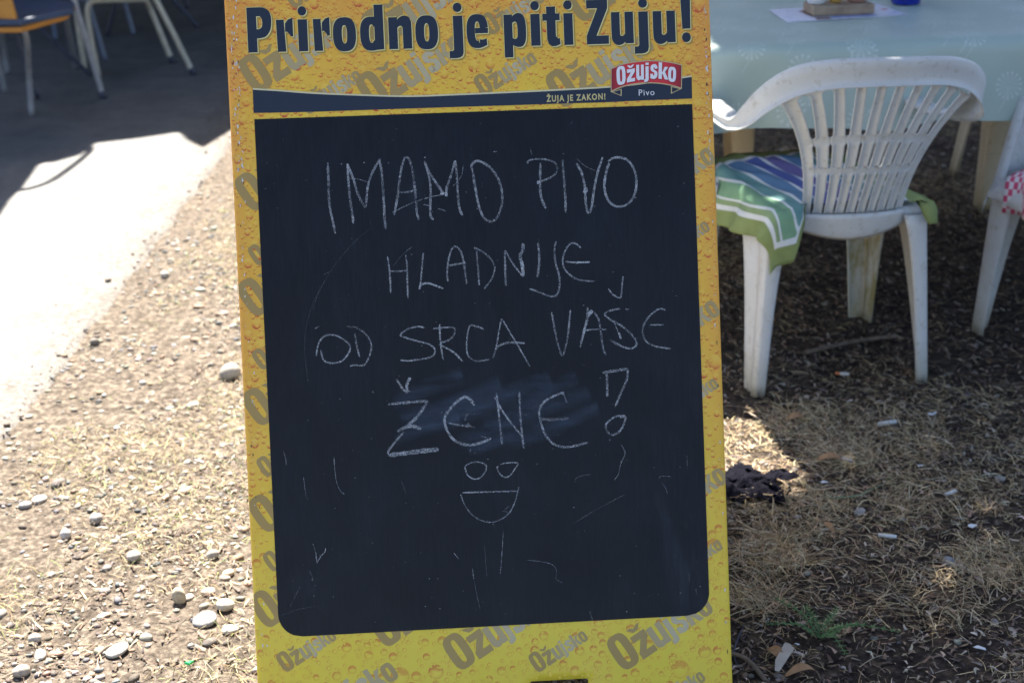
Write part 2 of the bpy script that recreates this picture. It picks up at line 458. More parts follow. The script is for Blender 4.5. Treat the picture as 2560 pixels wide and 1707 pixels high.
stone(86, 1600, 32, 28, (.36, .33, .29), 'grey pebble casting a dark shadow in the bottom left', .2)
stone(293, 1640, 60, 22, (.40, .37, .32), 'pale elongated stone above a dark twig near the bottom', .25)
stone(575, 1580, 44, 20, (.47, .44, .38), 'flat white pebble lowest beside the yellow board edge', 0)
stone(2148, 1298, 30, 20, (.30, .29, .27), 'smooth pale grey pebble in the shaded mulch right of the board', .3)
stone(2372, 1411, 31, 27, (.24, .24, .24), 'round grey pebble in the shaded mulch at far right', 0)
stone(2115, 1166, 36, 20, (.26, .27, .29), 'bluish grey stone behind the smooth pale pebble', 0)
stone(470, 1495, 30, 14, (.38, .33, .27), 'small tan pebble tucked right of the egg shaped pebble', 0)
# ------------------------------------------------------------------ sandwich board
LEAN, YAW = R(19.90), R(3.51)
BX, BY = -0.0296, 1.962
ex = Vector((math.cos(YAW), math.sin(YAW), 0)); en = Vector((math.sin(YAW), -math.cos(YAW), 0))
bup = Vector((0, 0, 1)) * math.cos(LEAN) - en * math.sin(LEAN)
bn = en * math.cos(LEAN) + Vector((0, 0, 1)) * math.sin(LEAN)
bbase = Vector((BX, BY, 0))
def bp(px, py):
    d = ray(px, py); t = (bbase - cam_pos).dot(bn) / d.dot(bn); P = cam_pos + d * t - bbase
    return P.dot(ex), P.dot(bup)
SL, CL_ = math.sin(LEAN), math.cos(LEAN)
def bl(u, v, d=0.0):
    return (u, v * SL - d * CL_, v * CL_ + d * SL)
board = empty('sandwich_board', (BX, BY, 0), (0, 0, YAW), label='yellow beer advertising sandwich board with a chalk written blackboard face', cat='sandwich board')
uL = .5 * (bp(557, 0)[0] + bp(645, 1707)[0]); uR = .5 * (bp(1772, 0)[0] + bp(1836, 1707)[0])
vT = 1.33
nuL, nvN = bp(1326, 1702); nuR = bp(1470, 1702)[0]
print('board', uL, uR, 'notch', nuL, nuR, nvN, 'top frame', bp(1280, 0))

YEL = np.array((.78, .51, .042)); ORA = np.array((.74, .33, .045)); LOW = np.array((.74, .57, .050)); REDK = np.array((.56, .085, .025)); PALE = np.array((.82, .62, .11))
vC1 = bp(1280, 280)[1]
def bgcol(u, v):
    u = np.asarray(u, float); v = np.asarray(v, float)
    e = np.clip(1 - np.minimum(u - uL, uR - u) / .07, 0, 1) ** 1.3
    t = np.clip((v - .28) / .35, 0, 1)
    base = LOW[None] * (1 - t[..., None]) + YEL[None] * t[..., None]
    top = np.clip((v - (vC1 + .10)) / .12, 0, 1)
    k = np.clip(.85 * e * np.clip((v - .15) / .5, 0.12, 1) + .30 * np.clip((v - vC1) * 14, 0, 1) + .50 * top + .45 * (vnoise(u * 22, v * 22) - .45) * np.clip((v - .7) * 4, 0, 1), 0, 1)[..., None]
    return base * (1 - k) + ORA[None] * k
BOARDP = ink_mat('board_print', .42, .4)
# front panel: pressed sheet with rolled edges and a cut-out at the foot
RE = .007
prof = []
for a in np.linspace(90, 0, 6): prof.append((uL + RE - RE * math.sin(R(a)), -RE + RE * math.cos(R(a))))
prof = [(uL, -.022), (uL, -.012)] + prof
us = list(np.linspace(uL + RE, nuL, 26))[1:] + list(np.linspace(nuL, nuR, 8))[1:] + list(np.linspace(nuR, uR - RE, 18))[1:]
prof += [(u, 0.0) for u in us]
for a in np.linspace(0, 90, 6)[1:]: prof.append((uR - RE + RE * math.sin(R(a)), -RE + RE * math.cos(R(a))))
prof += [(uR, -.012), (uR, -.022)]
vs = list(np.linspace(0.0, nvN, 8)) + list(np.linspace(nvN, vT, 92))[1:]
V = []; cc = []; F = []
for v in vs:
    for u, d in prof:
        dd = d + .0012 * math.sin(v * 9 + 1) * min(1, (u - uL) * 8) * min(1, (uR - u) * 8)
        V.append(bl(u, v, dd)); cc.append((u, v))
cc = np.array(cc); C = bgcol(cc[:, 0], cc[:, 1]); k = len(prof)
for i in range(len(vs) - 1):
    for j in range(k - 1):
        if vs[i] < nvN - 1e-6 and prof[j][0] > nuL - 1e-6 and prof[j + 1][0] < nuR + 1e-6 and j > 2: continue
        F.append((i * k + j, i * k + j + 1, (i + 1) * k + j + 1, (i + 1) * k + j))
fp = build('front_panel', V, F, BOARDP, board, True, C)
sm = fp.modifiers.new('sheet', 'SOLIDIFY'); sm.thickness = .0025; sm.offset = -1
# hinged rear panel, hinges and rope
DMET = simple('grey_painted_metal', (.42, .42, .40), (.30, .29, .27), 20, .5)
th = MB(); ytop = vT * SL; ztop = vT * CL_; yb = 2 * ytop + .05
def rb(u, v, d=0):  # back panel coordinates: v down from the hinge
    ll = Vector((0, yb - ytop - .03, -ztop)).normalized(); nn = Vector((0, -ll.z, ll.y))
    return Vector((u, ytop + .03, ztop)) + ll * v + nn * d
Lb = Vector((0, yb - ytop - .03, -ztop)).length
P = [rb(uL + .004, 0.0, 0), rb(uR - .004, 0, 0), rb(uR - .004, Lb, 0), rb(uL + .004, Lb, 0)]
Q = [rb(uL + .004, 0.0, .018), rb(uR - .004, 0, .018), rb(uR - .004, Lb, .018), rb(uL + .004, Lb, .018)]
th.add(P + Q, [(0, 1, 2, 3), (7, 6, 5, 4), (0, 4, 5, 1), (1, 5, 6, 2), (2, 6, 7, 3), (3, 7, 4, 0)])
th.build('back_panel', DMET, board)
for u in (-.25, .25):
    h = MB(); h.tube([(u - .03, ytop + .02, ztop + .004), (u + .03, ytop + .02, ztop + .004)], .006, 10); h.build('hinge', DMET, board, True)

# glyphs -------------------------------------------------------------
def bar(x0, y0, x1, y1, x2=None, x3=None):
    """box between y0,y1; optional top x range"""
    x2 = x0 if x2 is None else x2; x3 = x1 if x3 is None else x3
    return ('poly', [(x0, y0), (x1, y0), (x3, y1), (x2, y1)])
def sup(cx, cy, rx, ry, n=2.0, k=36, a0=0, a1=360):
    out = []
    for i in range(k + 1):
        a = R(a0 + (a1 - a0) * i / k); c, s = math.cos(a), math.sin(a)
        out.append((cx + rx * math.copysign(abs(c) ** (2 / n), c), cy + ry * math.copysign(abs(s) ** (2 / n), s)))
    return out
def ring(cx, cy, rx, ry, ix, iy, n=2.6, m_=2.6, a0=0, a1=360): return ('strip', sup(cx, cy, rx, ry, n, 36, a0, a1), sup(cx, cy, ix, iy, m_, 36, a0, a1))
def dot(cx, cy, r): return ('poly', sup(cx, cy, r, r * 1.02, 2, 20)[:-1])
# slogan face, x-height 1, heavy stems .30
SGL = {
 'P': (.80, [bar(0, 0, .31, 1.40), ('strip', [(.30, 1.40), (.45, 1.40), (.60, 1.37), (.75, 1.24), (.80, 1.0), (.76, .70), (.62, .50), (.45, .44), (.30, .43)], [(.30, 1.12), (.37, 1.12), (.43, 1.11), (.48, 1.04), (.50, .93), (.48, .80), (.43, .74), (.37, .72), (.30, .72)])]),
 'r': (.62, [bar(.04, 0, .35, 1.0, 0.02, .30), ('poly', [(.33, .62), (.34, .88), (.45, 1.0), (.58, 1.04), (.62, 1.03), (.62, .47), (.53, .47), (.47, .56), (.40, .62)])]),
 'i': (.31, [bar(0, 0, .31, 1.0), dot(.155, 1.26, .145)]),
 'o': (.77, [ring(.385, .5, .385, .535, .085, .285)]),
 'd': (.80, [ring(.39, .5, .39, .535, .085, .285, a0=40, a1=320), bar(.49, 0.04, .80, 1.40), ('poly', [(.47, -.02), (.80, 0), (.80, .1), (.60, .12), (.47, .19)]), ('poly', [(.47, .79), (.60, .72), (.60, .98), (.47, 1.02)])]),
 'n': (.82, [bar(0.02, 0, .33, 1.0), ('strip', [(.28, .84), (.38, .97), (.55, 1.04), (.70, 1.01), (.79, .90), (.82, .74), (.82, .0)], [(.28, .60), (.36, .69), (.43, .72), (.48, .71), (.50, .67), (.51, .62), (.51, 0)])]),
 'j': (.31, [bar(0, -.14, .31, 1.0), dot(.155, 1.26, .145), ('poly', [(.31, -.14), (.28, -.25), (.20, -.31), (.08, -.33), (-.15, -.33), (-.15, -.10), (-.04, -.10), (0, -.06), (0, 0)])]),
 'e': (.74, [ring(.37, .5, .37, .535, .085, .30, a0=8, a1=285), ('poly', [(.29, .43), (.735, .43), (.738, .60), (.29, .60)]), ('poly', [(.44, -.03), (.56, 0), (.70, .06), (.68, .27), (.56, .23), (.44, .24)])]),
 'p': (.82, [bar(0.02, -.35, .33, 1.0), ('strip', [(.30, .90), (.38, .98), (.52, 1.04), (.68, 1.0), (.79, .84), (.82, .5), (.79, .16), (.68, 0), (.54, -.03), (.40, 0), (.30, .05)], [(.30, .70), (.36, .75), (.42, .77), (.47, .75), (.50, .66), (.51, .5), (.50, .32), (.47, .25), (.42, .23), (.36, .24), (.30, .28)])]),
 't': (.60, [bar(.14, .22, .45, 1.22), bar(0, .78, .60, 1.0), ('poly', [(.14, .22), (.18, .06), (.30, -.03), (.44, -.03), (.60, .03), (.58, .22), (.52, .21), (.45, .28)])]),
 'Z': (.78, [bar(.02, 1.13, .76, 1.40), bar(0, 0, .78, .27), ('poly', [(0, .27), (.35, .27), (.76, 1.13), (.40, 1.13)]), ('poly', [(.10, 1.72), (.24, 1.72), (.38, 1.62), (.52, 1.72), (.66, 1.72), (.50, 1.50), (.26, 1.50)])]),
 'u': (.82, [bar(.49, 0, .80, 1.0), ('strip', [(0, 1.0), (0, .28), (.04, .08), (.16, -.03), (.32, -.04), (.45, .02), (.56, .14)], [(.31, 1.0), (.31, .36), (.32, .27), (.37, .24), (.43, .26), (.48, .31), (.56, .40)])]),
 '!': (.36, [bar(.04, .42, .32, 1.40, 0, .34), dot(.17, .15, .155)]),
}
# brand face: cap height 1
BGL = {
 'O': (.60, [ring(.29, .5, .29, .5, .075, .34, 3.2, 3.2)]),
 'z': (.52, [bar(.02, .56, .50, .76), bar(0, 0, .50, .20), ('poly', [(0, .20), (.24, .20), (.50, .56), (.26, .56)]), ('poly', [(.04, 1.0), (.15, 1.0), (.26, .93), (.37, 1.0), (.48, 1.0), (.34, .83), (.18, .83)])]),
 'u': (.54, [bar(.32, 0, .51, .76), ('strip', [(0, .76), (0, .20), (.05, .04), (.18, -.02), (.30, .02), (.38, .1)], [(.20, .76), (.20, .26), (.22, .19), (.26, .18), (.30, .2), (.38, .28)])]),
 'j': (.28, [bar(.03, -.02, .22, .76), bar(.03, .84, .22, .98), ('poly', [(.22, -.02), (.19, -.13), (.08, -.19), (-.05, -.18), (-.05, -.02), (.02, -.01), (.03, .03)])]),
 's': (.50, [('strip', [(.47, .52), (.46, .64), (.36, .76), (.20, .77), (.06, .70), (.02, .55), (.07, .42), (.26, .32), (.28, .24), (.25, .17), (.20, .18), (.19, .26)], [(.29, .52), (.29, .57), (.27, .61), (.23, .60), (.22, .55), (.24, .50), (.30, .45), (.44, .37), (.48, .22), (.42, .05), (.24, -.02), (.02, .03)]), ('poly', [(.02, .03), (.01, .26), (.19, .26), (.20, .16), (.22, .05)])]),
 'k': (.56, [bar(0, 0, .20, 1.0), ('poly', [(.18, .30), (.36, .76), (.57, .76), (.34, .38)]), ('poly', [(.19, .42), (.38, 0), (.59, 0), (.36, .50)])]),
 'o': (.54, [ring(.26, .38, .26, .40, .068, .24, 3.0, 3.0)]),
}
def smooth_strip(a, b, k=5):
    return crom(a, k), crom(b, k)
class Ink:
    """collects flat shapes on the board; each shape a hair above the last"""
    def __init__(s, d0, step=2e-6): s.V = []; s.F = []; s.C = []; s.d = d0; s.st = step
    def shape(s, pts_uv, faces, col):
        n = len(s.V)
        for i, p in enumerate(pts_uv):
            s.V.append(bl(p[0], p[1], s.d)); s.C.append(col[i] if isinstance(col, list) else col)
        s.F += [tuple(i + n for i in f) for f in faces]; s.d += s.st
    def poly(s, P, col): s.shape(P, [tuple(range(len(P)))], col)
    def strip(s, A, B, col):
        k = len(A)
        s.shape(list(A) + list(B), [(i, i + 1, k + i + 1, k + i) for i in range(k - 1)], col)
    def glyph(s, g, f, col):
        for it in g:
            if it[0] == 'poly':
                P = [f(*p) for p in it[1]]
                s.poly(P, [col(p) for p in it[1]] if callable(col) else col)
            else:
                A, B = (it[1], it[2]) if len(it[1]) > 20 else smooth_strip(it[1], it[2])
                AA = [f(*p) for p in A]; BB = [f(*p) for p in B]
                s.strip(AA, BB, [col(p) for p in list(A) + list(B)] if callable(col) else col)
    def build(s, name, mat, parent, **k):
        o = build(name, s.V, s.F, mat, parent, False, s.C); return tag(o, **k)

# printed beer droplets ------------------------------------------------
def droplet_field():
    V = []; T = []; C = []; n0 = 0
    drops = []
    uCL = bp(640, 700)[0] + .01; uCR = bp(1745, 700)[0] - .01; vCB = bp(1280, 1560)[1]
    def visible(u, v, r):
        if u - r < uL + .001 or u + r > uR - .001 or v > vT - .02 or v < .005: return False
        if nuL - r < u < nuR + r and v < nvN + r: return False
        if uCL + .012 < u - r and u + r < uCR - .012 and vCB + .01 < v < vC1 - .012: return False
        return True
    def add(k, rmin, rmax, pw, reg):
        c = 0; tries = 0
        while c < k and tries < k * 12:
            tries += 1
            u = random.uniform(uL, uR); v = random.uniform(*reg); r = rmin + (rmax - rmin) * random.random() ** pw
            if not visible(u, v, r): continue
            if r > .0028 and any((u - a) ** 2 + (v - b) ** 2 < (r + q_) ** 2 * .8 for a, b, q_ in drops if q_ > .0028): continue
            drops.append((u, v, r)); c += 1
    for px, py, rp in ((1000, 1690, 24), (1090, 1678, 19), (1785, 1365, 20), (1700, 1672, 24), (1762, 1628, 17), (1745, 12, 18), (1786, 905, 17), (651, 865, 17), (640, 12, 18), (1746, 262, 14), (1700, 140, 11), (1690, 150, 12), (1722, 150, 11), (1066, 1640, 9), (905, 180, 14), (905, 178, 13), (785, 10, 12), (870, 222, 13), (612, 72, 10), (615, 255, 11), (608, 300, 12), (1449, 1625, 12), (1484, 1620, 10), (983, 1640, 11), (1063, 1604, 10), (735, 188, 13)):
        u, v = bp(px, py); drops.append((u, v, rp / 1540))
    add(300, .004, .0095, 2.0, (vC1, vT)); add(3600, .0018, .0044, 1.4, (vC1 - .02, vT)); add(4200, .0009, .0020, 1.2, (vC1 - .02, vT))
    add(380, .0038, .0085, 1.8, (.0, vC1)); add(2300, .0016, .0038, 1.3, (.0, vC1)); add(1500, .0009, .0017, 1.3, (.0, vC1))
    d = .00012
    for u, v, r in sorted(drops, key=lambda q: -q[2]):
        low = v < .30 + .1 * random.random(); big = r > .0045
        ns = 16 if r > .003 else 10 if r > .0016 else 8
        rr = (0, .45, .72, .88, 1.0) if r > .0022 else (0, .6, 1.0)
        st = 1.12 if not low else 1.0
        k0 = len(V); ang = random.uniform(-.25, .25)
        b0 = bgcol(np.array([u]), np.array([v]))[0]
        alpha = random.uniform(.75, 1.15) * (1.0 if r > .0018 else .85)
        V.append((u, v, d)); pc = b0 * .75 + PALE * .25 if r > .0018 else b0; C.append(pc)
        for ri in rr[1:]:
            for j in range(ns):
                a = 2 * math.pi * j / ns; x_, y_ = ri * math.cos(a), ri * math.sin(a)
                ax = math.cos(a + ang); ay = math.sin(a + ang)
                if low:   # ring, heavier above and to the left
                    e = max(0, 1 - abs(ri - .86) / .2); t = e * (.35 + .65 * max(0, .55 * ay - .75 * ax))
                    if big: t = max(t, (1 if (ay * ri > .12 and ri < .99) else 0) * .55)
                    cc_ = b0 * (1 - t * alpha) + REDK * t * alpha
                else:     # crescent below, light cap above
                    t = max(0, -ay) ** .8 * max(0, (ri - .35) / .55) if ri < .95 else max(0, -ay) * .55
                    t = min(1, t * 1.25); hl = max(0, ay) * (.8 if ri < .95 else 0)
                    cc_ = b0 * (1 - t * alpha) + REDK * t * alpha; cc_ = cc_ * (1 - .4 * hl) + PALE * .4 * hl
                V.append((u + r * x_, v + r * st * y_, d)); C.append(np.clip(cc_, 0.01, 1))
        for j in range(ns): T.append((k0, k0 + 1 + j, k0 + 1 + (j + 1) % ns))
        for q_ in range(len(rr) - 2):
            o1 = k0 + 1 + q_ * ns; o2 = o1 + ns
            for j in range(ns):
                j2 = (j + 1) % ns; T += [(o1 + j, o2 + j, o2 + j2), (o1 + j, o2 + j2, o1 + j2)]
        d += 2.2e-8
    # follow the panel's faint waviness
    P = [bl(a, b, c_ + .0012 * math.sin(b * 9 + 1) * min(1, (a - uL) * 8) * min(1, (uR - a) * 8)) for a, b, c_ in V]
    o = build_np('droplet_print', np.array(P), np.array(T), BOARDP, board, False, np.array(C)); tag(o, kind='stuff')
droplet_field()
def wav(u, v): return .0012 * math.sin(v * 9 + 1) * min(1, max(0, (u - uL) * 8)) * min(1, max(0, (uR - u) * 8))
_bl0 = bl
def bl(u, v, d=0.0): return _bl0(u, v, d + wav(u, v))

# watermark words --------------------------------------------------------
BRN = np.array((.36, .245, .075)); SIL = np.array((.50, .44, .28))
wm_d = [.00045]
def clip_panel(u, v):
    return (min(max(u, uL + .0015), uR - .0015), min(max(v, .004), vT - .004))
def watermark(px, py, cap, ang=31.5, px_is_end=False):
    wm = Ink(wm_d[0], 4e-7)
    cm = cap * .95 / 1540.0; ta = R(ang)
    word = 'Ozujsko'; tot = 3.28
    u0, v0 = bp(px, py)
    if px_is_end: u0 -= math.cos(ta) * tot * cm; v0 -= math.sin(ta) * tot * cm
    x = 0.0
    for i, ch in enumerate(word):
        wdt, g = BGL[ch]; t = x / tot; sc = (1.12 - .46 * t) * (1.08 if i == 6 else 1)
        k = sc * cm * 1.08
        def f(a, b, x=x, k=k):
            a = a * 1.02; al = x * cm + a * k
            uu = u0 + math.cos(ta) * al - math.sin(ta) * b * k; vv = v0 + math.sin(ta) * al + math.cos(ta) * b * k
            return clip_panel(uu, vv)
        if not (uL - .02 < f(.3, .4)[0] < uR + .02): x += wdt * sc * 1.08; continue
        tt = 1 - min(1, abs(i - 3.6) / 2.8); c = tuple(BRN * (1 - tt) + SIL * tt)
        # a glyph wholly past an edge collapses when clipped: leave it out
        a_, b_ = f(0, 0); c_, d_ = f(wdt, .7)
        if abs(a_ - c_) > 1e-4: wm.glyph(g, f, c)
        x += wdt * sc * 1.12
    wm_d[0] = wm.d
    if wm.V: wm.build('watermark_word', BOARDP, board, kind='stuff')
for q_ in ((1560, 1680, 79), (1345, 1682, 44), (715, 1682, 44), (1150, 1680, 79), (965, 1622, 79), (770, 1845, 79), (668, 1575, 79), (682, 1432, 44), (1640, 1783, 44),
           (632, 535, 79), (645, 668, 44), (638, 798, 79), (655, 928, 44), (650, 1071, 79), (666, 1196, 44), (665, 1337, 79),
           (642, 240, 79), (771, 290, 46), (935, 282, 79), (948, 125, 79), (1228, 92, 46), (1210, 245, 46), (1408, 276, 79), (1455, 62, 79), (735, 25, 46)):
    watermark(*q_)
for q_ in ((1778, 412, 70), (1768, 580, 44), (1790, 792, 70), (1790, 972, 44), (1808, 1210, 70), (1800, 1375, 44)):
    watermark(*q_, px_is_end=True)

# navy bands and the blackboard face -----------------------------------------
NAVY = (.012, .018, .034)
navy = ink_mat('navy_print', .35, .4)
crn = [bp(634, 298), bp(1730, 262), bp(1775, 1535), bp(700, 1592)]
cu0 = (crn[0][0] + crn[3][0]) / 2; cu1 = (crn[1][0] + crn[2][0]) / 2; cv1 = (crn[0][1] + crn[1][1]) / 2; cv0 = (crn[2][1] + crn[3][1]) / 2
q = NM('chalkboard_paint', .38, .19)
tc = q.n('ShaderNodeTexCoord').outputs['Object']
mp = q.n('ShaderNodeMapping'); mp.inputs['Scale'].default_value = (1.2, .5, .5); q.l(tc, mp.inputs[0])
sm1 = q.noise(5, 6, .65, mp.outputs[0], 1.2)
mp2 = q.n('ShaderNodeMapping'); mp2.inputs['Scale'].default_value = (60, 4, 4); q.l(tc, mp2.inputs[0])
sm2 = q.noise(6, 4, .6, mp2.outputs[0])
c = q.ramp(sm1, [(.30, (.005, .0060, .0090)), (.60, (.0085, .0105, .015)), (.8, (.018, .023, .034))])
c = q.mix(.35, c, q.mix(1.0, c, q.ramp(sm2, [(.35, (.55, .55, .55)), (.65, (1.6, 1.6, 1.6))]), 'MULTIPLY'))
q.col(c)
q.l(q.ramp(q.noise(7, 6, .6, tc), [(.3, (.30,) * 3), (.7, (.50,) * 3)]), q.b.inputs['Roughness'])
q.bump(q.noise(300, 3, .6, tc), .08, .0006)
CHALKB = q.m
rc = .036; pts = [(cu0, cv1), ]
# outline: square corners above, rounded below
def roundrect(u0, u1, v0, v1, r, k=10):
    P = [(u0, v1), (u1, v1)]
    P += [(u1 - r + r * math.cos(R(a)), v0 + r - r * math.sin(R(a))) for a in np.linspace(0, 90, k)]
    P += [(u0 + r - r * math.sin(R(a)), v0 + r - r * math.cos(R(a))) for a in np.linspace(0, 90, k)]
    return P
def dense(P, st=.03):
    out = []
    for i, p in enumerate(P):
        q_ = P[(i + 1) % len(P)]; L = math.dist(p, q_); k = max(1, int(L / st))
        out += [(p[0] + (q_[0] - p[0]) * j / k, p[1] + (q_[1] - p[1]) * j / k) for j in range(k)]
    return out
def rows_fill(name, u0, u1, v0, v1, r, d, mat, n=60):
    V = []; F = []; vs_ = sorted(set(list(np.linspace(v0, v0 + r, 14)) + list(np.linspace(v0 + r, v1, n))))
    for v in vs_:
        ins = 0 if v >= v0 + r else r - math.sqrt(max(0, r * r - (v0 + r - v) ** 2))
        for j in range(9): V.append(bl(u0 + ins + (u1 - u0 - 2 * ins) * j / 8, v, d))
    for i in range(len(vs_) - 1):
        for j in range(8): F.append((i * 9 + j, i * 9 + j + 1, (i + 1) * 9 + j + 1, (i + 1) * 9 + j))
    return build(name, V, F, mat, board, True)
rows_fill('blackboard_face', cu0, cu1, cv0, cv1, rc, .0009, CHALKB)

# swoosh band above the blackboard
sw = Ink(.0007, 8e-6)
topc = [(632, 225), (700, 229), (780, 235), (900, 240), (1020, 243), (1140, 239), (1300, 232), (1420, 226), (1520, 220), (1600, 212), (1729, 193)]
botc = [(634, 283), (700, 282), (780, 280), (900, 276), (1020, 272), (1140, 268), (1300, 263), (1420, 259), (1520, 256), (1600, 252), (1730, 247)]
pale = [(a, b - 4.0) for a, b in topc]
A_ = [bp(*p) for p in crom(topc, 6)]; B_ = [bp(*p) for p in crom(botc, 6)]; P_ = [bp(*p) for p in crom(pale, 6)]
sw.strip(P_, A_, (.62, .56, .33)); sw.strip(A_, B_, NAVY)
sw.build('navy_band', navy, board)

# slogan ------------------------------------------------------------------
bl0 = bp(621.6, 132.5); bl1 = bp(1716, 106)
XH = 74.5 / 1540 * 1.0
base_dir = Vector((bl1[0] - bl0[0], bl1[1] - bl0[1])).normalized()
letters = [('P', 621, 682), ('r', 692, 735), ('i', 747.5, 771), ('r', 784, 827), ('o', 834, 892), ('d', 902, 961), ('n', 972, 1031), ('o', 1040, 1097), ('j', 1135, 1159),
           ('e', 1168, 1222), ('p', 1260, 1317), ('i', 1328.5, 1352), ('t', 1358.5, 1402), ('i', 1411, 1434), ('Z', 1467.5, 1523), ('u', 1530, 1586.5), ('j', 1598, 1622), ('u', 1634, 1691), ('!', 1704, 1730)]
halo = Ink(.00075, 4e-7); shd = Ink(.00078, 4e-7); slg_d = .0009
for ch, a, b in letters:
    wdt, g = SGL[ch]
    # baseline height at this place along the line
    t = (a - 621.6) / (1716 - 621.6); py = 132.5 + (106 - 132.5) * t
    u0, v0 = bp(a, py); u1, _ = bp(b, py); sx_ = (u1 - u0) / wdt
    slg = Ink(slg_d, 4e-7)
    for ink, ox, oy, c in ((shd, .0030, -.0034, (.36, .25, .04)), (halo, .0012, -.0013, (.70, .62, .27)), (halo, -.0009, .0009, (.72, .60, .20)), (slg, 0, 0, NAVY)):
        gl = g
        ink.glyph(gl, lambda x, y, u0=u0, v0=v0, ox=ox, oy=oy: (u0 + x * sx_ + ox + .00 * y, v0 + y * XH + oy), c)
    slg_d = slg.d; slg.build('slogan_letter', navy, board)['kind'] = 'stuff'
halo.d = .00076
shd.build('slogan_shadow_print', BOARDP, board, kind='stuff'); halo.V = halo.V
h_ = halo.build('slogan_outline_print', BOARDP, board, kind='stuff'); h_.location = (0, -.00008, .00003)

# badge -------------------------------------------------------------------
K3 = lambda x, y: (1140 + x / 3.459, y / 3.459)
bd = Ink(.0012, 2.2e-5)
GOLD = (.50, .40, .20); RED = (.60, .03, .04); DRED = (.22, .012, .02); WH = (.72, .72, .72)
ro_t = [(1338, 592), (1420, 560), (1520, 537), (1640, 524), (1760, 526), (1870, 540), (1955, 562)]
ro_b = [(1338, 800), (1430, 760), (1530, 735), (1640, 724), (1760, 728), (1860, 745), (1952, 772)]
ri_t = [(1345, 600), (1422, 568), (1521, 546), (1640, 533), (1759, 535), (1868, 549), (1948, 569)]
ri_b = [(1345, 786), (1430, 750), (1530, 726), (1640, 715), (1760, 719), (1860, 736), (1945, 761)]
W_ = lambda L: [bp(*K3(*p)) for p in crom(L, 6)]
bd.strip(W_(ro_t), W_(ro_b), GOLD)
TT = W_(ri_t); BB = W_(ri_b); kk = len(TT)
cl_ = []
for i in range(kk):
    e = min(1, min(i, kk - 1 - i) / 9); cl_.append(tuple(np.array(DRED) * (1 - e) + np.array(RED) * e))
bd.strip(TT, BB, cl_ + cl_)
for tri, fill in ((((1340, 798), (1432, 834), (1432, 770)), NAVY), (((1950, 770), (1858, 815), (1858, 748)), NAVY)):
    bd.poly([bp(*K3(*p)) for p in tri], GOLD)
    cx_ = sum(p[0] for p in tri) / 3; cy_ = sum(p[1] for p in tri) / 3
    bd.poly([bp(*K3(cx_ + (p[0] - cx_) * .72, cy_ + (p[1] - cy_) * .72)) for p in tri], fill)
bd.build('badge_ribbon', ink_mat('badge_print', .4), board)
# arched brand word on the ribbon
bw = Ink(.0015, 3e-6)
lets = [('O', 1385, 1465, 735, 575), ('z', 1472, 1545, 710, 565), ('u', 1553, 1622, 693, 563), ('j', 1628, 1668, 690, 545), ('s', 1672, 1738, 683, 560), ('k', 1744, 1825, 688, 545), ('o', 1826, 1896, 708, 585)]
for off, c in (((5, 6), DRED), ((0, 0), WH)):
    bw.d += 5e-5
    for ch, a, b, yb_, yt in lets:
        wdt, g = BGL[ch]; top = {'O': 1.0, 'z': 1.0, 'j': .98, 'k': 1.0}.get(ch, .76)
        if ch == 'j': yb_ -= 5
        sk = {'O': .10, 'z': .08, 'u': .03, 'j': 0, 's': -.02, 'k': -.04, 'o': -.09}[ch]
        bw.glyph(g, lambda x, y: bp(*K3(a + (b - a) * x / wdt - sk * y * 60 + off[0] + 6, yb_ - (yb_ - yt) * y / top - (x - wdt / 2) * 25 * (1 if ch in 'Oz' else -.6 if ch in 'ko' else .2) + off[1])), c)
bw.build('badge_lettering', bpy.data.materials['badge_print'], board, kind='stuff')

def text_mesh(name, s, px0, py0, px1, py1, hpx, mat, d, bold=.012, space=1.0, gap=None):
    cu = bpy.data.curves.new('txt', 'FONT'); cu.body = s; cu.size = 1; cu.offset = bold; cu.space_character = space; cu.resolution_u = 3
    to = bpy.data.objects.new('txt', cu); COL.objects.link(to)
    dg = bpy.context.evaluated_depsgraph_get(); me = bpy.data.meshes.new_from_object(to.evaluated_get(dg))
    co = np.array([v.co[:] for v in me.vertices]); mn, mx = co.min(0), co.max(0)
    u0, v0 = bp(px0, py0); u1, v1 = bp(px1, py1); hh = hpx / 1540; h0 = .72
    V = []
    for c in co:
        t = (c[0] - mn[0]) / (mx[0] - mn[0]); V.append(bl(u0 + (u1 - u0) * t, v0 + (v1 - v0) * t + c[1] / h0 * hh, d))
    F = [tuple(p.vertices) for p in me.polygons]
    bpy.data.objects.remove(to); bpy.data.meshes.remove(me)
    return tag(build(name, V, F, mat, board), kind='stuff')
GOLDM = simple('gold_print', (.60, .50, .20), (.50, .42, .16), 80, .4)
WHITEM = simple('white_print', (.70, .71, .72), (.6, .6, .62), 80, .4)
text_mesh('motto_lettering', '\u017dUJA JE ZAKON!', 1366, 255, 1513.5, 249, 14.5, GOLDM, .0014, .03, 1.25)
text_mesh('badge_caption_lettering', 'Pivo', 1597, 240, 1636, 238.5, 15, WHITEM, .0014, 0.0, 1.15)

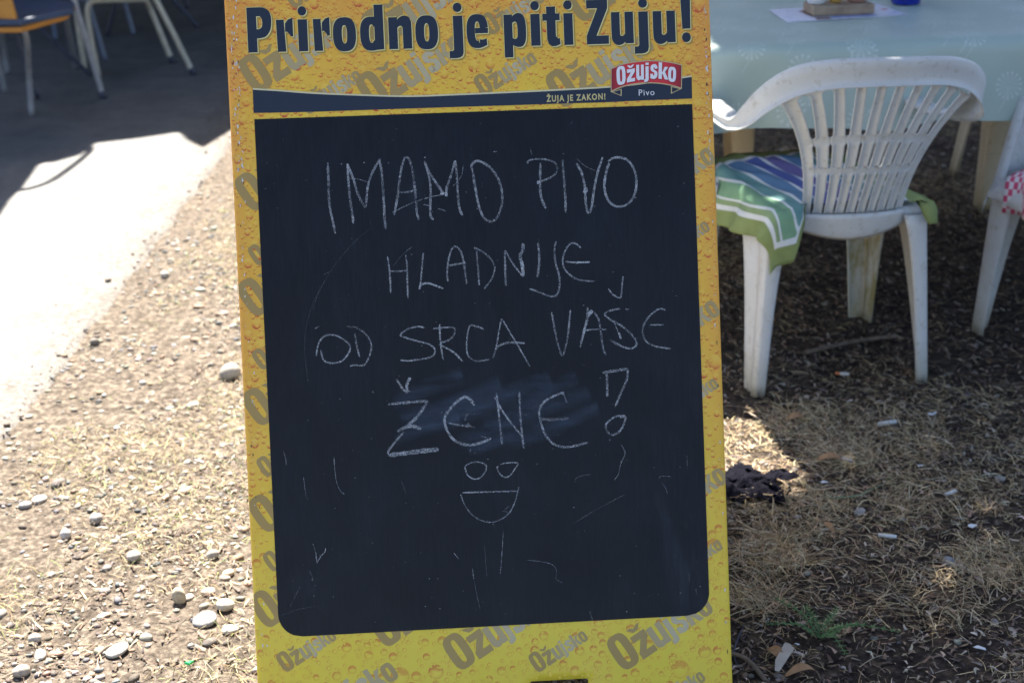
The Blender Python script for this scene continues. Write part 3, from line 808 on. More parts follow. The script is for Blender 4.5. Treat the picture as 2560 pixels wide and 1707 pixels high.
# chalk ---------------------------------------------------------------------
q = NM('chalk', .95, .1)
cch = q.ink(); tcc = q.n('ShaderNodeTexCoord').outputs['Object']
q.col((.42, .45, .48))
al3 = q.noise(22, 3, .6, tcc); al = q.noise(330, 5, .75, tcc); al2 = q.noise(900, 2, .6, tcc)
sep = q.n('ShaderNodeSeparateColor'); q.l(cch, sep.inputs[0])
a = q.math('ADD', q.math('MULTIPLY', al, .9), q.math('MULTIPLY', al2, .5))
a = q.math('SUBTRACT', q.math('ADD', a, q.math('MULTIPLY', q.math('SUBTRACT', al3, .5), .55)), .70)
a = q.math('MULTIPLY_ADD', a, 2.8, .46)
cl = q.n('ShaderNodeClamp'); q.l(a, cl.inputs[0])
q.l(q.math('MULTIPLY', cl.outputs[0], sep.outputs[0]), q.b.inputs['Alpha'])
CHALK = q.m
K4 = lambda x, y: (740 + x / 2.45, 340 + y / 2.45)
K5 = lambda x, y: (740 + x / 2.45, 700 + y / 2.45)
K6 = lambda x, y: (680 + x / 2.138, 1100 + y / 2.138)
def chalk(name, K, strokes, d):
    # strokes that touch make one letter
    dn = [np.array(crom(P, 4)) if len(P) > 2 else np.linspace(P[0], P[1], 9) for _, _, P in strokes]
    grp = list(range(len(strokes)))
    if name == 'chalk_letter':
        for i in range(len(strokes)):
            for j in range(i):
                if grp[i] != grp[j] and strokes[i][0] > 2.5 and strokes[j][0] > 2.5 and np.sqrt(((dn[i][:, None] - dn[j][None]) ** 2).sum(-1)).min() < 12:
                    a, b = grp[i], grp[j]; grp = [b if g == a else g for g in grp]
    thin = [i for i in range(len(strokes)) if strokes[i][0] <= 2.5]
    if name == 'chalk_letter':
        for i in thin: grp[i] = -1
    elif name == 'chalk_scratches': grp = [-1] * len(strokes)
    for gid in sorted(set(grp)):
        ik = Ink(d, 1.5e-6)
        for st, g in zip(strokes, grp):
            if g != gid: continue
            wd, inten, P = st
            P = [K(*p) for p in P]; C_ = crom(P, 7) if len(P) > 2 else [np.array(P[0]) + (np.array(P[1]) - np.array(P[0])) * i / 8 for i in range(9)]
            uv = [np.array(bp(*p)) for p in C_]; A = []; B = []; cols = []; n = len(uv)
            for i in range(n):
                t = uv[min(i + 1, n - 1)] - uv[max(i - 1, 0)]; L = np.linalg.norm(t) or 1; t /= L; nn = np.array((-t[1], t[0]))
                e = min(1, .55 + min(i, n - 1 - i) * .25); hw = wd * .86 / 1540 * .5 * e * random.uniform(.82, 1.18)
                A.append(tuple(uv[i] + nn * hw)); B.append(tuple(uv[i] - nn * hw))
                z = inten * random.uniform(.7, 1.1); cols.append((z, z, z))
            ik.strip(A, B, cols + cols)
        if gid == -1: ik.build('chalk_scratches', CHALK, board, kind='stuff')
        else: ik.build(name if name != 'chalk_smiling_face' else 'chalk_face_drawing', CHALK, board)
        d += 4e-5 / 10
w_, f_ = 6.2, .78
chalk('chalk_letter', K4, [
 (w_, f_, [(195, 165), (200, 300), (205, 420), (225, 520), (242, 600)]),
 (w_, f_, [(315, 175), (320, 260), (330, 380), (345, 470), (352, 538)]), (w_, f_, [(313, 170), (350, 260), (385, 370), (425, 440)]), (w_, f_, [(428, 440), (440, 310), (470, 220), (518, 138)]), (w_, f_, [(512, 150), (528, 250), (538, 400), (542, 500), (550, 572)]),
 (w_, f_, [(602, 488), (622, 370), (640, 230), (660, 150), (680, 132), (700, 160), (720, 260), (735, 400), (740, 470), (752, 514)]), (w_ * .8, f_, [(630, 348), (680, 345), (740, 330)]),
 (w_, f_, [(788, 155), (812, 240), (825, 330), (822, 430), (825, 490), (842, 514)]), (w_, f_, [(785, 160), (820, 230), (880, 320), (908, 358)]), (w_, f_ * 1.1, [(920, 360), (925, 310), (950, 240), (975, 150)]), (w_, f_, [(975, 150), (985, 240), (990, 340), (1000, 440), (1020, 488)]),
 (w_, f_, [(1080, 210), (1075, 185), (1095, 158), (1130, 158), (1190, 195), (1240, 270), (1262, 350), (1258, 430), (1230, 500), (1190, 524), (1150, 500), (1120, 430), (1100, 330), (1080, 210)]),
 (w_ * .8, f_, [(1418, 172), (1425, 152), (1480, 142), (1540, 147), (1590, 170), (1598, 215), (1560, 255), (1480, 285)]), (w_, f_, [(1497, 165), (1495, 240), (1495, 330), (1505, 390), (1530, 445)]),
 (w_, f_, [(1633, 148), (1637, 220), (1645, 320), (1650, 400), (1650, 468)]),
 (w_, f_, [(1718, 168), (1750, 230), (1768, 310), (1772, 380), (1778, 440), (1790, 478)]), (w_, f_, [(1878, 130), (1845, 230), (1825, 330), (1812, 420), (1800, 475)]), (7, 1.2, [(1762, 350), (1775, 320), (1778, 345)]),
 (w_, f_, [(1910, 160), (1940, 137), (1980, 133), (2030, 150), (2065, 195), (2083, 260), (2078, 340), (2045, 405), (1990, 433), (1935, 420), (1900, 370), (1888, 300), (1900, 220), (1918, 165)]),
 (2, .9, [(590, 470), (680, 425), (770, 390), (850, 368), (905, 360)]), (1.6, .6, [(320, 260), (380, 266), (450, 285)]), (1.6, .7, [(1025, 180), (1010, 250), (960, 310)]), (2.2, .8, [(780, 420), (825, 430)]), (2, .8, [(870, 445), (920, 460)]),
 (1.4, .5, [(1720, 140), (1770, 185), (1835, 215)]), (2, .9, [(1205, 98), (1232, 96)]), (1.6, .6, [(1435, 75), (1445, 120)]), (9, 1.3, [(1475, 285), (1492, 286)]), (8, 1.3, [(895, 345), (892, 360)]), (8, 1.3, [(918, 345), (922, 370)]),
 (4.6, f_, [(560, 738), (570, 800), (577, 880), (580, 960)]), (4.6, f_, [(672, 728), (680, 800), (682, 900), (686, 992)]), (4, f_, [(572, 828), (620, 828), (675, 825)]),
 (4.6, f_, [(780, 715), (772, 800), (765, 880), (755, 940)]), (5.2, f_, [(755, 938), (770, 910), (810, 902), (860, 918), (902, 934)]),
 (5, f_, [(932, 893), (925, 850), (932, 770), (950, 700), (975, 678), (1005, 700), (1025, 760), (1035, 830), (1045, 905)]), (5, f_, [(935, 793), (985, 785), (1038, 776)]),
 (4.8, f_, [(1106, 705), (1112, 780), (1118, 860), (1122, 915)]), (4.8, f_, [(1088, 683), (1140, 708), (1190, 750), (1216, 805), (1200, 870), (1152, 938)]),
 (5, f_, [(1278, 700), (1280, 780), (1282, 860), (1286, 922)]), (4.6, f_, [(1282, 700), (1320, 770), (1360, 825), (1392, 862)]), (8.5, 1.05, [(1390, 658), (1388, 700), (1372, 735), (1385, 790), (1392, 860)]),
 (6, f_, [(1482, 655), (1488, 720), (1488, 790), (1478, 865)]),
 (5, f_, [(1592, 645), (1582, 700), (1590, 780), (1612, 860), (1612, 930), (1595, 972), (1560, 982), (1500, 960), (1430, 935)]),
 (4.6, f_, [(1745, 685), (1700, 655), (1665, 675), (1638, 730), (1635, 790), (1665, 840), (1730, 880), (1825, 890)]), (5, 1.0, [(1650, 770), (1720, 775), (1798, 772)]),
 (4, f_, [(1912, 935), (1940, 970), (1985, 990), (1995, 930), (2002, 858)]),
 (1.3, .22, [(455, 565), (380, 630), (290, 725), (205, 840), (140, 960), (100, 1070)]), (1.6, .4, [(595, 800), (650, 730), (715, 675)]), (1.4, .3, [(170, 850), (205, 832)]),
], .00105)
g_ = .85
chalk('chalk_letter', K5, [
 (4.4, g_, [(125, 465), (135, 400), (165, 350), (215, 335), (270, 350), (330, 400), (320, 450), (280, 495), (220, 508), (170, 490), (152, 430)]),
 (4.6, g_, [(362, 325), (368, 380), (390, 472)]), (4.6, g_, [(312, 283), (370, 292), (430, 335), (460, 390), (455, 450), (430, 505), (405, 523), (360, 520), (330, 528)]),
 (4.4, g_, [(785, 292), (750, 285), (690, 298), (640, 335), (680, 355), (750, 375), (820, 395), (852, 430), (830, 468), (760, 485), (690, 493), (640, 490)]),
 (4.6, g_, [(880, 268), (882, 340), (890, 420), (902, 488)]), (4.6, g_, [(840, 297), (920, 290), (970, 295), (965, 340), (930, 370), (880, 385)]), (5, g_, [(880, 395), (930, 420), (975, 450), (1020, 498)]),
 (4.2, g_, [(1150, 300), (1110, 285), (1065, 280), (1048, 350), (1045, 420), (1060, 470), (1110, 495), (1185, 485)]),
 (4, g_, [(1258, 235), (1245, 300), (1230, 390), (1215, 450), (1205, 480)]), (4, g_, [(1260, 235), (1310, 320), (1370, 420), (1433, 530)]), (5.5, g_, [(1220, 425), (1250, 398), (1310, 382), (1400, 386)]),
 (5, g_, [(1565, 195), (1580, 280), (1600, 380), (1628, 466)]), (5, g_, [(1680, 182), (1672, 270), (1660, 370), (1635, 466)]),
 (5.5, g_, [(1785, 165), (1782, 230), (1760, 320), (1740, 412)]), (5, .9, [(1800, 190), (1775, 280), (1745, 390)]), (5.5, g_, [(1825, 195), (1855, 250), (1870, 350), (1885, 430), (1900, 460)]), (4, g_, [(1760, 310), (1820, 302), (1900, 302)]), (12, 1.2, [(1790, 215), (1815, 185)]),
 (5, g_, [(1985, 175), (1920, 188), (1890, 210), (1930, 245), (2000, 285), (2060, 340), (2085, 385), (2065, 415), (2010, 412), (1920, 365)]), (2, 1.1, [(1945, 250), (1965, 300), (1985, 360)]), (6, 1.2, [(1975, 320), (1990, 360)]), (3, 1, [(2015, 177), (2038, 180)]),
 (4.6, g_, [(2262, 183), (2220, 178), (2160, 225), (2122, 300), (2140, 370), (2200, 405), (2295, 420)]), (4, 1, [(2165, 275), (2252, 273)]),
 (6, .9, [(615, 605), (650, 660), (682, 690)]), (8, 1.0, [(682, 690), (680, 640), (700, 595)]),
 (7, .9, [(565, 760), (650, 752), (730, 745), (808, 738)]), (8, .75, [(806, 740), (770, 800), (720, 860), (680, 890)]), (8, .9, [(620, 928), (670, 902), (720, 895), (765, 912)]), (6, .75, [(660, 930), (600, 1000), (565, 1050), (575, 1078)]), (12, .9, [(575, 1072), (680, 1058), (780, 1045), (875, 1036)]),
 (7, .95, [(1093, 768), (1070, 735), (1035, 715), (985, 745), (935, 800), (910, 850), (925, 920), (970, 980), (1040, 1008), (1120, 1000), (1195, 968)]), (5, .8, [(935, 875), (1000, 888), (1095, 900)]), (12, 1.3, [(1045, 885), (1065, 895)]), (4, .6, [(1035, 860), (1045, 825), (1070, 820)]), (3, .8, [(1130, 955), (1165, 962)]),
 (5, .9, [(1228, 690), (1238, 780), (1250, 900), (1262, 1003)]), (4.6, .9, [(1215, 715), (1270, 810), (1330, 890), (1390, 960)]), (5, .9, [(1368, 685), (1372, 800), (1382, 920), (1395, 1030)]),
 (6, .95, [(1635, 690), (1590, 705), (1520, 745), (1490, 800), (1500, 870), (1530, 950), (1590, 1010), (1680, 1020), (1790, 992)]), (8, 1.2, [(1628, 690), (1640, 695)]), (3, .8, [(1637, 690), (1660, 752)]), (8, .8, [(1495, 850), (1580, 855), (1670, 845)]),
 (7.5, .9, [(1878, 567), (1950, 555), (2032, 542)]), (6, .85, [(2032, 545), (2025, 610), (1990, 690), (1955, 775)]), (6.5, .85, [(1903, 572), (1905, 640), (1906, 714)]),
 (5.5, 1, [(2018, 832), (1960, 835), (1900, 880), (1910, 930), (1945, 948), (1990, 915), (2015, 860), (2018, 835)]), (8, 1.2, [(1985, 838), (2015, 832)]),
 (1.3, .2, [(180, 0), (110, 130), (62, 290), (55, 450), (75, 630)]), (2, 1, [(115, 298), (140, 284)]), (2, .9, [(465, 680), (478, 690)]), (2, .6, [(1068, 1035), (1068, 1055)]),
 (1.8, .6, [(1990, 1005), (2015, 1060), (1990, 1127)]), (1.6, .5, [(232, 1085), (240, 1127)]),
], .00115)
chalk('chalk_smiling_face', K6, [
 (3.4, .9, [(1030, 140), (1060, 122), (1100, 116), (1140, 130), (1143, 160), (1115, 198), (1080, 207), (1045, 185), (1030, 140)]),
 (3.2, .85, [(1218, 130), (1250, 122), (1312, 122), (1300, 150), (1275, 185), (1248, 198), (1220, 182), (1203, 150), (1210, 138)]),
 (3.6, 1, [(1018, 280), (1120, 277), (1220, 274), (1315, 272)]),
 (3.2, .7, [(1008, 290), (1030, 345), (1070, 398), (1120, 428), (1170, 438), (1225, 422), (1270, 385), (1298, 330), (1312, 280), (1320, 250)]),
], .00110)
chalk('chalk_scratches', K6, [
 (1.6, .8, [(330, 92), (336, 160), (345, 220), (362, 265), (388, 290)]), (1.4, .5, [(168, 195), (175, 250), (184, 308)]), (2.2, 1.1, [(235, 600), (237, 630), (241, 656)]), (2.2, 1.1, [(241, 656), (262, 618), (282, 598), (286, 575)]), (1.2, .5, [(218, 548), (228, 580), (236, 610)]),
 (1.6, .8, [(1236, 485), (1232, 560), (1226, 640), (1220, 715)]), (1.2, .4, [(1136, 560), (1142, 650), (1150, 735)]), (2.4, 1, [(1072, 685), (1078, 738)]), (1.2, .4, [(1078, 740), (1090, 800), (1100, 850), (1112, 900)]), (1.8, .9, [(972, 602), (998, 632)]),
 (1.6, .7, [(1365, 640), (1440, 648), (1500, 665), (1522, 700), (1518, 740), (1550, 760)]), (1.3, .5, [(1705, 183), (1660, 188), (1625, 205), (1622, 228)]), (1.6, .7, [(1870, 25), (1888, 70), (1865, 120), (1852, 180), (1830, 212)]),
 (1.4, .6, [(2068, 205), (2080, 192), (2134, 195)]), (1.4, .6, [(2085, 228), (2102, 252), (2114, 285)]), (1.2, .35, [(1885, 290), (1780, 345), (1700, 390), (1610, 445)]), (1.2, .35, [(50, 935), (130, 905), (232, 884)]), (1.3, .5, [(1698, 910), (1705, 940), (1714, 958)]),
 (4, .25, [(200, 695), (212, 722), (218, 750)]), (1.2, .4, [(95, 890), (125, 830), (150, 780)]), (1.4, .6, [(60, 55), (72, 90), (76, 130)]),
 (1.2, .5, [(2228, 705), (2230, 760)]), (1.4, .5, [(2218, 75), (2218, 150)]), (1.2, .4, [(2265, 785), (2270, 830)]), (1.2, .4, [(690, 215), (715, 282)]), (1.4, .5, [(1232, 378), (1280, 388)]), (1.4, .5, [(1240, 375), (1270, 350)]),
], .00110)
# dust specks on the face
ik = Ink(.0011, 1e-7)
for i in range(420):
    u = random.uniform(cu0 + .01, cu1 - .01); v = random.uniform(cv0 + .01, cv1 - .01); r = .0004 + .0009 * random.random() ** 4; a0 = random.random() * 3; e = random.uniform(.3, 1)
    z = random.uniform(.35, 1.0)
    ik.poly([(u + r * math.cos(a0 + a) * (1.6 if k % 2 else 1), v + r * e * math.sin(a0 + a)) for k, a in enumerate((0, 1.2, 2.4, 3.6, 4.9))], (z, z, z))
ik.build('chalk_specks', CHALK, board, kind='stuff')
# wiped smear behind the fourth line
q = NM('chalk_smear', .9, .1); q.col((.20, .30, .46)); tcs = q.n('ShaderNodeTexCoord').outputs['Object']
mp = q.n('ShaderNodeMapping'); mp.inputs['Rotation'].default_value = (0, R(-28), 0); mp.inputs['Scale'].default_value = (6, 30, 46); q.l(tcs, mp.inputs[0])
fa = q.noise(1.5, 5, .6, mp.outputs[0]); sep = q.n('ShaderNodeSeparateColor'); q.l(q.ink(), sep.inputs[0])
cl = q.n('ShaderNodeClamp'); q.l(q.math('MULTIPLY_ADD', fa, 1.3, -.36), cl.inputs[0])
q.l(q.math('MULTIPLY', q.math('MULTIPLY', cl.outputs[0], sep.outputs[0]), .62), q.b.inputs['Alpha'])
SMEAR = q.m
ik = Ink(.00098, 1e-6)
K5s = K5
for x0, y0, x1, y1, wd in ((600, 760, 1020, 570, 60), (640, 860, 1250, 640, 60), (880, 850, 1560, 620, 70), (1150, 880, 1720, 610, 60), (1000, 980, 1800, 700, 60), (1300, 1000, 1850, 790, 55), (600, 980, 1000, 830, 60), (1050, 1030, 1500, 900, 45)):
    A = []; B = []; cols = []
    for i in range(13):
        t = i / 12; x_ = x0 + (x1 - x0) * t; y_ = y0 + (y1 - y0) * t + 14 * math.sin(t * 5 + x0)
        e = .35 + .65 * math.sin(math.pi * min(1, t * 1.15)) if t < .87 else .7
        A.append(bp(*K5(x_ - wd * .3, y_ - wd))); B.append(bp(*K5(x_ + wd * .3, y_ + wd))); cols.append((e * .55,) * 3)
    # three rows so the edges fade
    M_ = [((a[0] + b[0]) / 2, (a[1] + b[1]) / 2) for a, b in zip(A, B)]
    z = [(0, 0, 0)] * 13
    ik.shape(A + M_ + B, [(r_ * 13 + i, r_ * 13 + i + 1, (r_ + 1) * 13 + i + 1, (r_ + 1) * 13 + i) for r_ in (0, 1) for i in range(12)], z + cols + z)
ik.build('wiped_chalk_smear', SMEAR, board)
# chipped paint and scuffs along the rolled edges
chip = Ink(.0005, 1e-6)
for i in range(330):
    left = random.random() < .55; v = random.uniform(.0, vT) if random.random() < .35 else random.uniform(vC1 - .1, vT)
    u = (uL + RE + random.uniform(.001, .012)) if left else (uR - RE - random.uniform(-.001, .004)); r = .0005 + .0016 * random.random() ** 2
    c = random.choice([(.62, .62, .58), (.5, .48, .4), (.05, .035, .025), (.68, .66, .62)])
    chip.poly([(min(max(u + r * .7 * math.cos(a) * random.uniform(.5, 1.2), uL + RE), uR - RE), v + r * 1.9 * math.sin(a) * random.uniform(.5, 1.2)) for a in (0, 1.2, 2.4, 3.6, 4.9)], c)
chip.build('chipped_paint', BOARDP, board, kind='stuff')
edge = MB()
for i in range(260):
    v = random.uniform(.3, vT); s_ = random.choice((0, 1, 1)); uu = (uL - .0004) if s_ == 0 else (uR + .0004); r = .001 + .004 * random.random() ** 2
    d0 = -.009 - random.random() * .010
    P = [bl(uu, v + r * 2 * math.sin(a), d0 + r * .7 * math.cos(a)) for a in (0, 1.2, 2.4, 3.6, 4.9)]
    edge.add(P, [tuple(range(5))], random.choice([(.05, .03, .02), (.10, .05, .03), (.5, .48, .44)]))
edge.build('rust_spots', BOARDP, board, cols=True)['kind'] = 'stuff'
# ------------------------------------------------------------------ plastic chairs
def plastic(name, c1, c2, stain=None):
    q = NM(name, .42, .45); tc = q.n('ShaderNodeTexCoord').outputs['Object']
    base = q.ramp(q.noise(7, 6, .65, tc), [(.3, c1), (.75, c2)])
    scuff = q.ramp(q.noise(55, 5, .75, tc), [(.55, (1, 1, 1)), (.70, (.72, .68, .60))])
    base = q.mix(1.0, base, scuff, 'MULTIPLY')
    sz = q.n('ShaderNodeSeparateXYZ'); q.l(tc, sz.inputs[0])
    low = q.ramp(q.math('ADD', sz.outputs[2], q.math('MULTIPLY', q.noise(14, 4, .6, tc), .12)), [(.06, (.72, .68, .58)), (.16, (1, 1, 1))])
    base = q.mix(1.0, base, low, 'MULTIPLY')
    if stain:
        mp = q.n('ShaderNodeMapping'); mp.inputs['Scale'].default_value = (9, 9, 3.5); q.l(tc, mp.inputs[0])
        f = q.ramp(q.noise(2.4, 6, .7, mp.outputs[0]), [(.46, (0, 0, 0)), (.62, (1, 1, 1))])
        base = q.mix(q.math('MULTIPLY', f, .85), base, stain)
    q.col(base)
    q.l(q.ramp(q.noise(9, 5, .6, tc), [(.3, (.33,) * 3), (.7, (.55,) * 3)]), q.b.inputs['Roughness'])
    q.bump(q.noise(160, 3, .6, tc), .06, .001)
    q.b.inputs['Subsurface Weight'].default_value = .08
    q.b.inputs['Subsurface Radius'].default_value = (.02, .018, .015)
    return q.m
WPL = plastic('white_plastic', (.56, .56, .545), (.48, .48, .46)); WPLS = plastic('stained_white_plastic', (.54, .53, .47), (.47, .45, .38), (.26, .21, .05))
BPL = plastic('beige_plastic', (.56, .44, .27), (.48, .37, .22))

def solid(o, t=.0035, bev=True):
    s_ = o.modifiers.new('wall', 'SOLIDIFY'); s_.thickness = t; s_.offset = 0
    return o

def loft(sections, closed=False):
    n = len(sections[0]); V = [v for s_ in sections for v in s_]; k = len(sections)
    m_ = n if closed else n - 1
    F = [(i * n + j, i * n + (j + 1) % n, (i + 1) * n + (j + 1) % n, (i + 1) * n + j) for i in range(k - 1) for j in range(m_)]
    return V, F

def w_back(t): return .116 + (.210 - .116) * max(0, t) ** 1.75
def bsurf(s_, t, d=0):
    """backrest surface: s across (-1..1), t up (0..1), d towards the rear"""
    hw = w_back(t); x = hw * s_
    y = .054 - .100 * t + (.015 + .042 * t) * s_ * s_ - d
    z = .413 + .338 * t - .055 * t * t * s_ ** 2 * 1.0 + .004
    return (x, y, z)
NS = 10
def make_chair(mat, mat2, label, cat='chair', group=None):
    root = empty('plastic_chair', label=label, cat=cat, group=group)
    pitch = 2 / (NS - 1) * .98
    slots = [(.0, .30), (.355, .535), (.595, .985)]
    def hole(t, x0):
        hw = w_back(t); f = .095 if t < .5 else .095 + (.25 - .095) * min(1, max(0, t - .55) / .4) ** .8
        h = f * pitch * hw
        for a, b in slots:
            if a < t < b:
                da = (t - a) * .31; db = (b - t) * .31; d_ = min(da, db) if a > 0 else min(db, da + .002)
                r = h
                if d_ < r: return math.sqrt(max(0, r * r - (r - d_) ** 2)) / hw
                return h / hw
        return 0.0
    rows = sorted(set([round(v, 4) for v in list(np.linspace(0, 1.0, 60)) + [a + k_ for a, b in slots for k_ in (.001, .004, .01, .018, .028)] + [b - k_ for a, b in slots for k_ in (.001, .004, .01, .018, .028)]]))
    rows = [r for r in rows if 0 <= r <= 1]
    for i in range(NS):
        c0 = -1 + 2 * i / (NS - 1); secs = []
        for t in rows:
            h = hole(t, 0); hl = h if i > 0 else 0; hr = h if i < NS - 1 else 0
            L = c0 - pitch / 2 * (1 if i > 0 else .75) + hl; Rr = c0 + pitch / 2 * (1 if i < NS - 1 else .75) - hr
            lipw = .0022 / w_back(t)
            def lip(hh, edge): return .0024 if (hh > 0 or edge) else .0
            a = lip(hl, i == 0); b = lip(hr, i == NS - 1)
            secs.append([bsurf(L, t, a), bsurf(L + lipw, t, a), bsurf(L + lipw * 2, t, 0), bsurf((L + Rr) / 2, t, -.002), bsurf(Rr - lipw * 2, t, 0), bsurf(Rr - lipw, t, b), bsurf(Rr, t, b)])
        V, F = loft(secs); solid(build('slat', V, F, mat, root, True), .003)
    # solid lower panel, curved lower edge
    secs = []
    for r_ in range(8):
        t = r_ / 7; row = []
        for j in range(17):
            s_ = -1.09 + 2.18 * j / 16; top = np.array(bsurf(s_, 0.0, 0)); x = top[0] * (1 + .04 * (1 - t))
            zb = .352 + .022 * s_ * s_; z = zb + (top[2] - zb) * t; y = top[1] + .012 * (1 - t) - (.004 if 0 < r_ < 7 else 0)
            row.append((x, y - .012, z))
        secs.append(row)
    V, F = loft(secs); solid(build('lower_back_panel', V, F, mat, root, True), .005)
    # rail that sweeps from the top of the back into both armrests
    ctl = [  # P (outer top edge), T dir (flange), tw, D dir (face), fl
        ((0, -.060, .797), (0, 1, .05), .016, (0, .10, -1), .060),
        ((.07, -.055, .796), (0, 1, .05), .016, (0, .10, -1), .060),
        ((.14, -.038, .790), (-.1, 1, .05), .016, (.02, .10, -1), .061),
        ((.20, -.012, .775), (-.3, .95, .0), .017, (.05, .05, -1), .066),
        ((.246, .014, .748), (-.6, .8, .0), .019, (.06, .0, -1), .074),
        ((.276, .044, .709), (-.85, .5, 0), .023, (.02, -.04, -1), .072),
        ((.286, .088, .664), (-1, .2, 0), .030, (.0, -.05, -1), .052),
        ((.288, .125, .632), (-1, 0.05, 0), .040, (0, 0, -1), .032),
        ((.284, .175, .612), (-1, 0, 0), .048, (0, 0, -1), .024),
        ((.282, .25, .606), (-1, 0, 0), .050, (0, 0, -1), .022),
        ((.280, .33, .606), (-1, 0, 0), .050, (0, 0, -1), .022),
        ((.276, .385, .602), (-1, 0, 0), .048, (0, 0, -1), .024),
        ((.270, .415, .585), (-1, 0, 0), .044, (0, 0, -1), .020)]
    arr = np.array([list(a) + list(b) + [c] + list(d_) + [e] for a, b, c, d_, e in ctl])
    arr[:, 0] *= .995
    full = np.vstack([arr[:0:-1] * np.array([-1, 1, 1, -1, 1, 1, 1, -1, 1, 1, 1]), arr])
    sm_ = np.array(crom(list(full), 7)); secs = []
    for r_ in sm_:
        P = r_[0:3]; T = r_[3:6] / np.linalg.norm(r_[3:6]); tw = r_[6]; D = r_[7:10] / np.linalg.norm(r_[7:10]); fl = r_[10]
        N_ = -T
        secs.append([tuple(P + T * tw + D * .012), tuple(P + T * tw + D * .002), tuple(P + T * (tw - .002)), tuple(P + T * .003), tuple(P + N_ * .0 + D * .003), tuple(P + N_ * -.0025 + D * fl * .35), tuple(P + T * .004 + D * fl * .7), tuple(P + T * .001 + D * (fl - .004)), tuple(P - T * .003 + D * (fl - .002)), tuple(P - T * .003 + D * fl)])
    V, F = loft(secs); solid(build('back_rail', V, F, mat, root, True), .003)
    # seat
    secs = []
    for r_ in range(20):
        t = r_ / 19; y = .070 + .390 * t; hw = .184 + .046 * t; row = []
        zc = .412 - .010 * math.sin(math.pi * t) - (.03 * max(0, (t - .88) / .12) ** 2)
        row.append((-hw - .006, y, zc - .035)); row.append((-hw - .003, y, zc - .006))
        for j in range(13):
            s_ = -1 + 2 * j / 12; row.append((hw * s_, y, zc + .006 * s_ * s_))
        row.append((hw + .003, y, zc - .006)); row.append((hw + .006, y, zc - .035)); secs.append(row)
    first = [(x, y - .004, z - .03) for x, y, z in secs[0]]; last = [(x, y + .006, z - .03) for x, y, z in secs[-1]]
    V, F = loft([first] + secs + [last]); solid(build('seat', V, F, mat, root, True), .004)
    # legs: tapering corner channels
    def leg(sx_, rear, m_):
        secs = []
        for k_ in range(15):
            t = k_ / 14; z = .405 * (1 - t) + .0 * t   # top to foot
            if rear:
                xo = sx_ * (.190 + .033 * t) - .009 - (.012 if sx_ < 0 else 0) * (1 - t); yo = .045 - .060 * t; bw_ = .036 - .006 * t; sd = .138 - .084 * t; flare = .02 * (1 - t) ** 4
                yd = 1
            else:
                xo = sx_ * (.236 + .004 * t); yo = .455 - .055 * t; bw_ = .072 - .030 * t; sd = .105 - .055 * t; flare = .02 * (1 - t) ** 4
                yd = -1
            xi = -sx_
            sd += flare * 2; bw_ += flare
            row = [(xo, yo + yd * sd, z), (xo + xi * .003, yo + yd * (sd - .006), z), (xo + xi * .001, yo + yd * sd * .62, z), (xo + xi * .006, yo + yd * sd * .58, z), (xo + xi * .006, yo + yd * sd * .30, z), (xo, yo + yd * sd * .26, z), (xo, yo + yd * .008, z), (xo + xi * .004, yo + yd * .002, z), (xo + xi * .008, yo, z),
                   (xo + xi * bw_ * .5, yo + yd * .002, z), (xo + xi * (bw_ - .005), yo, z), (xo + xi * bw_, yo + yd * .006, z)]
            secs.append(row)
        # foot pad closes the section
        last = secs[-1]; cxm = sum(p[0] for p in last) / 12; cym = sum(p[1] for p in last) / 12
        pad = [(cxm + (p[0] - cxm) * .35, cym + (p[1] - cym) * .35, .003) for p in last]
        V, F = loft(secs + [pad]); solid(build('leg', V, F, m_, root, True), .004)
    for sx_ in (-1, 1):
        leg(sx_, True, mat); leg(sx_, False, mat2 if sx_ > 0 else mat)
        # upright that carries the armrest
        secs = []
        for k_ in range(9):
            t = k_ / 8; z = .39 + .20 * t; y = .452 - .040 * t; hwid = .044 - .012 * math.sin(math.pi * t) ; x = sx_ * (.240 + .030 * t)
            secs.append([(x - sx_ * .018, y - hwid * 2 - .004, z), (x, y - hwid * 2, z), (x, y - hwid, z), (x, y - .004, z), (x - sx_ * .004, y, z), (x - sx_ * (.038), y, z)])
        V, F = loft(secs); solid(build('arm_support', V, F, mat, root, True), .004)
    return root
def copy_tree(o, parent=None):
    c = o.copy(); COL.objects.link(c)
    if parent: c.parent = parent
    for ch in list(o.children): copy_tree(ch, c)
    return c
chair = make_chair(WPL, WPLS, 'white plastic garden chair with slatted fan back and striped cushion, tucked to the table', group='plastic garden chairs round the table')
chair.location = (.779, 3.279, .002); chair.rotation_euler = (R(2.0), R(2.4), R(13))
c2 = copy_tree(chair); c2['label'] = 'white plastic chair cut by the right frame edge with pink checked cloth on it'
th2 = R(112); fx, fy = .243, .385
g = gp(2436, 824); c2.location = (g.x - (math.cos(th2) * fx - math.sin(th2) * fy), g.y - (math.sin(th2) * fx + math.cos(th2) * fy), .004); c2.rotation_euler = (0, 0, th2)
def recolor(o, mat):
    for ch in o.children:
        ch.data = ch.data.copy(); ch.data.materials.clear(); ch.data.materials.append(mat)
c3 = copy_tree(chair); c3['label'] = 'beige plastic chair behind the table whose legs show left of the white chair back'
c3.location = (.53, 4.98, 0); c3.rotation_euler = (0, 0, R(178)); recolor(c3, BPL)
for ch in c2.children:                     # this chair is raked further back
    ch.data = ch.data.copy()
    for v_ in ch.data.vertices: v_.co.y -= .185 * v_.co.z
    if ch.data.materials[0] == WPLS: ch.data.materials[0] = WPL
c4 = copy_tree(chair); c4['label'] = 'cream plastic chair beyond the table whose legs show right of the white chair back'
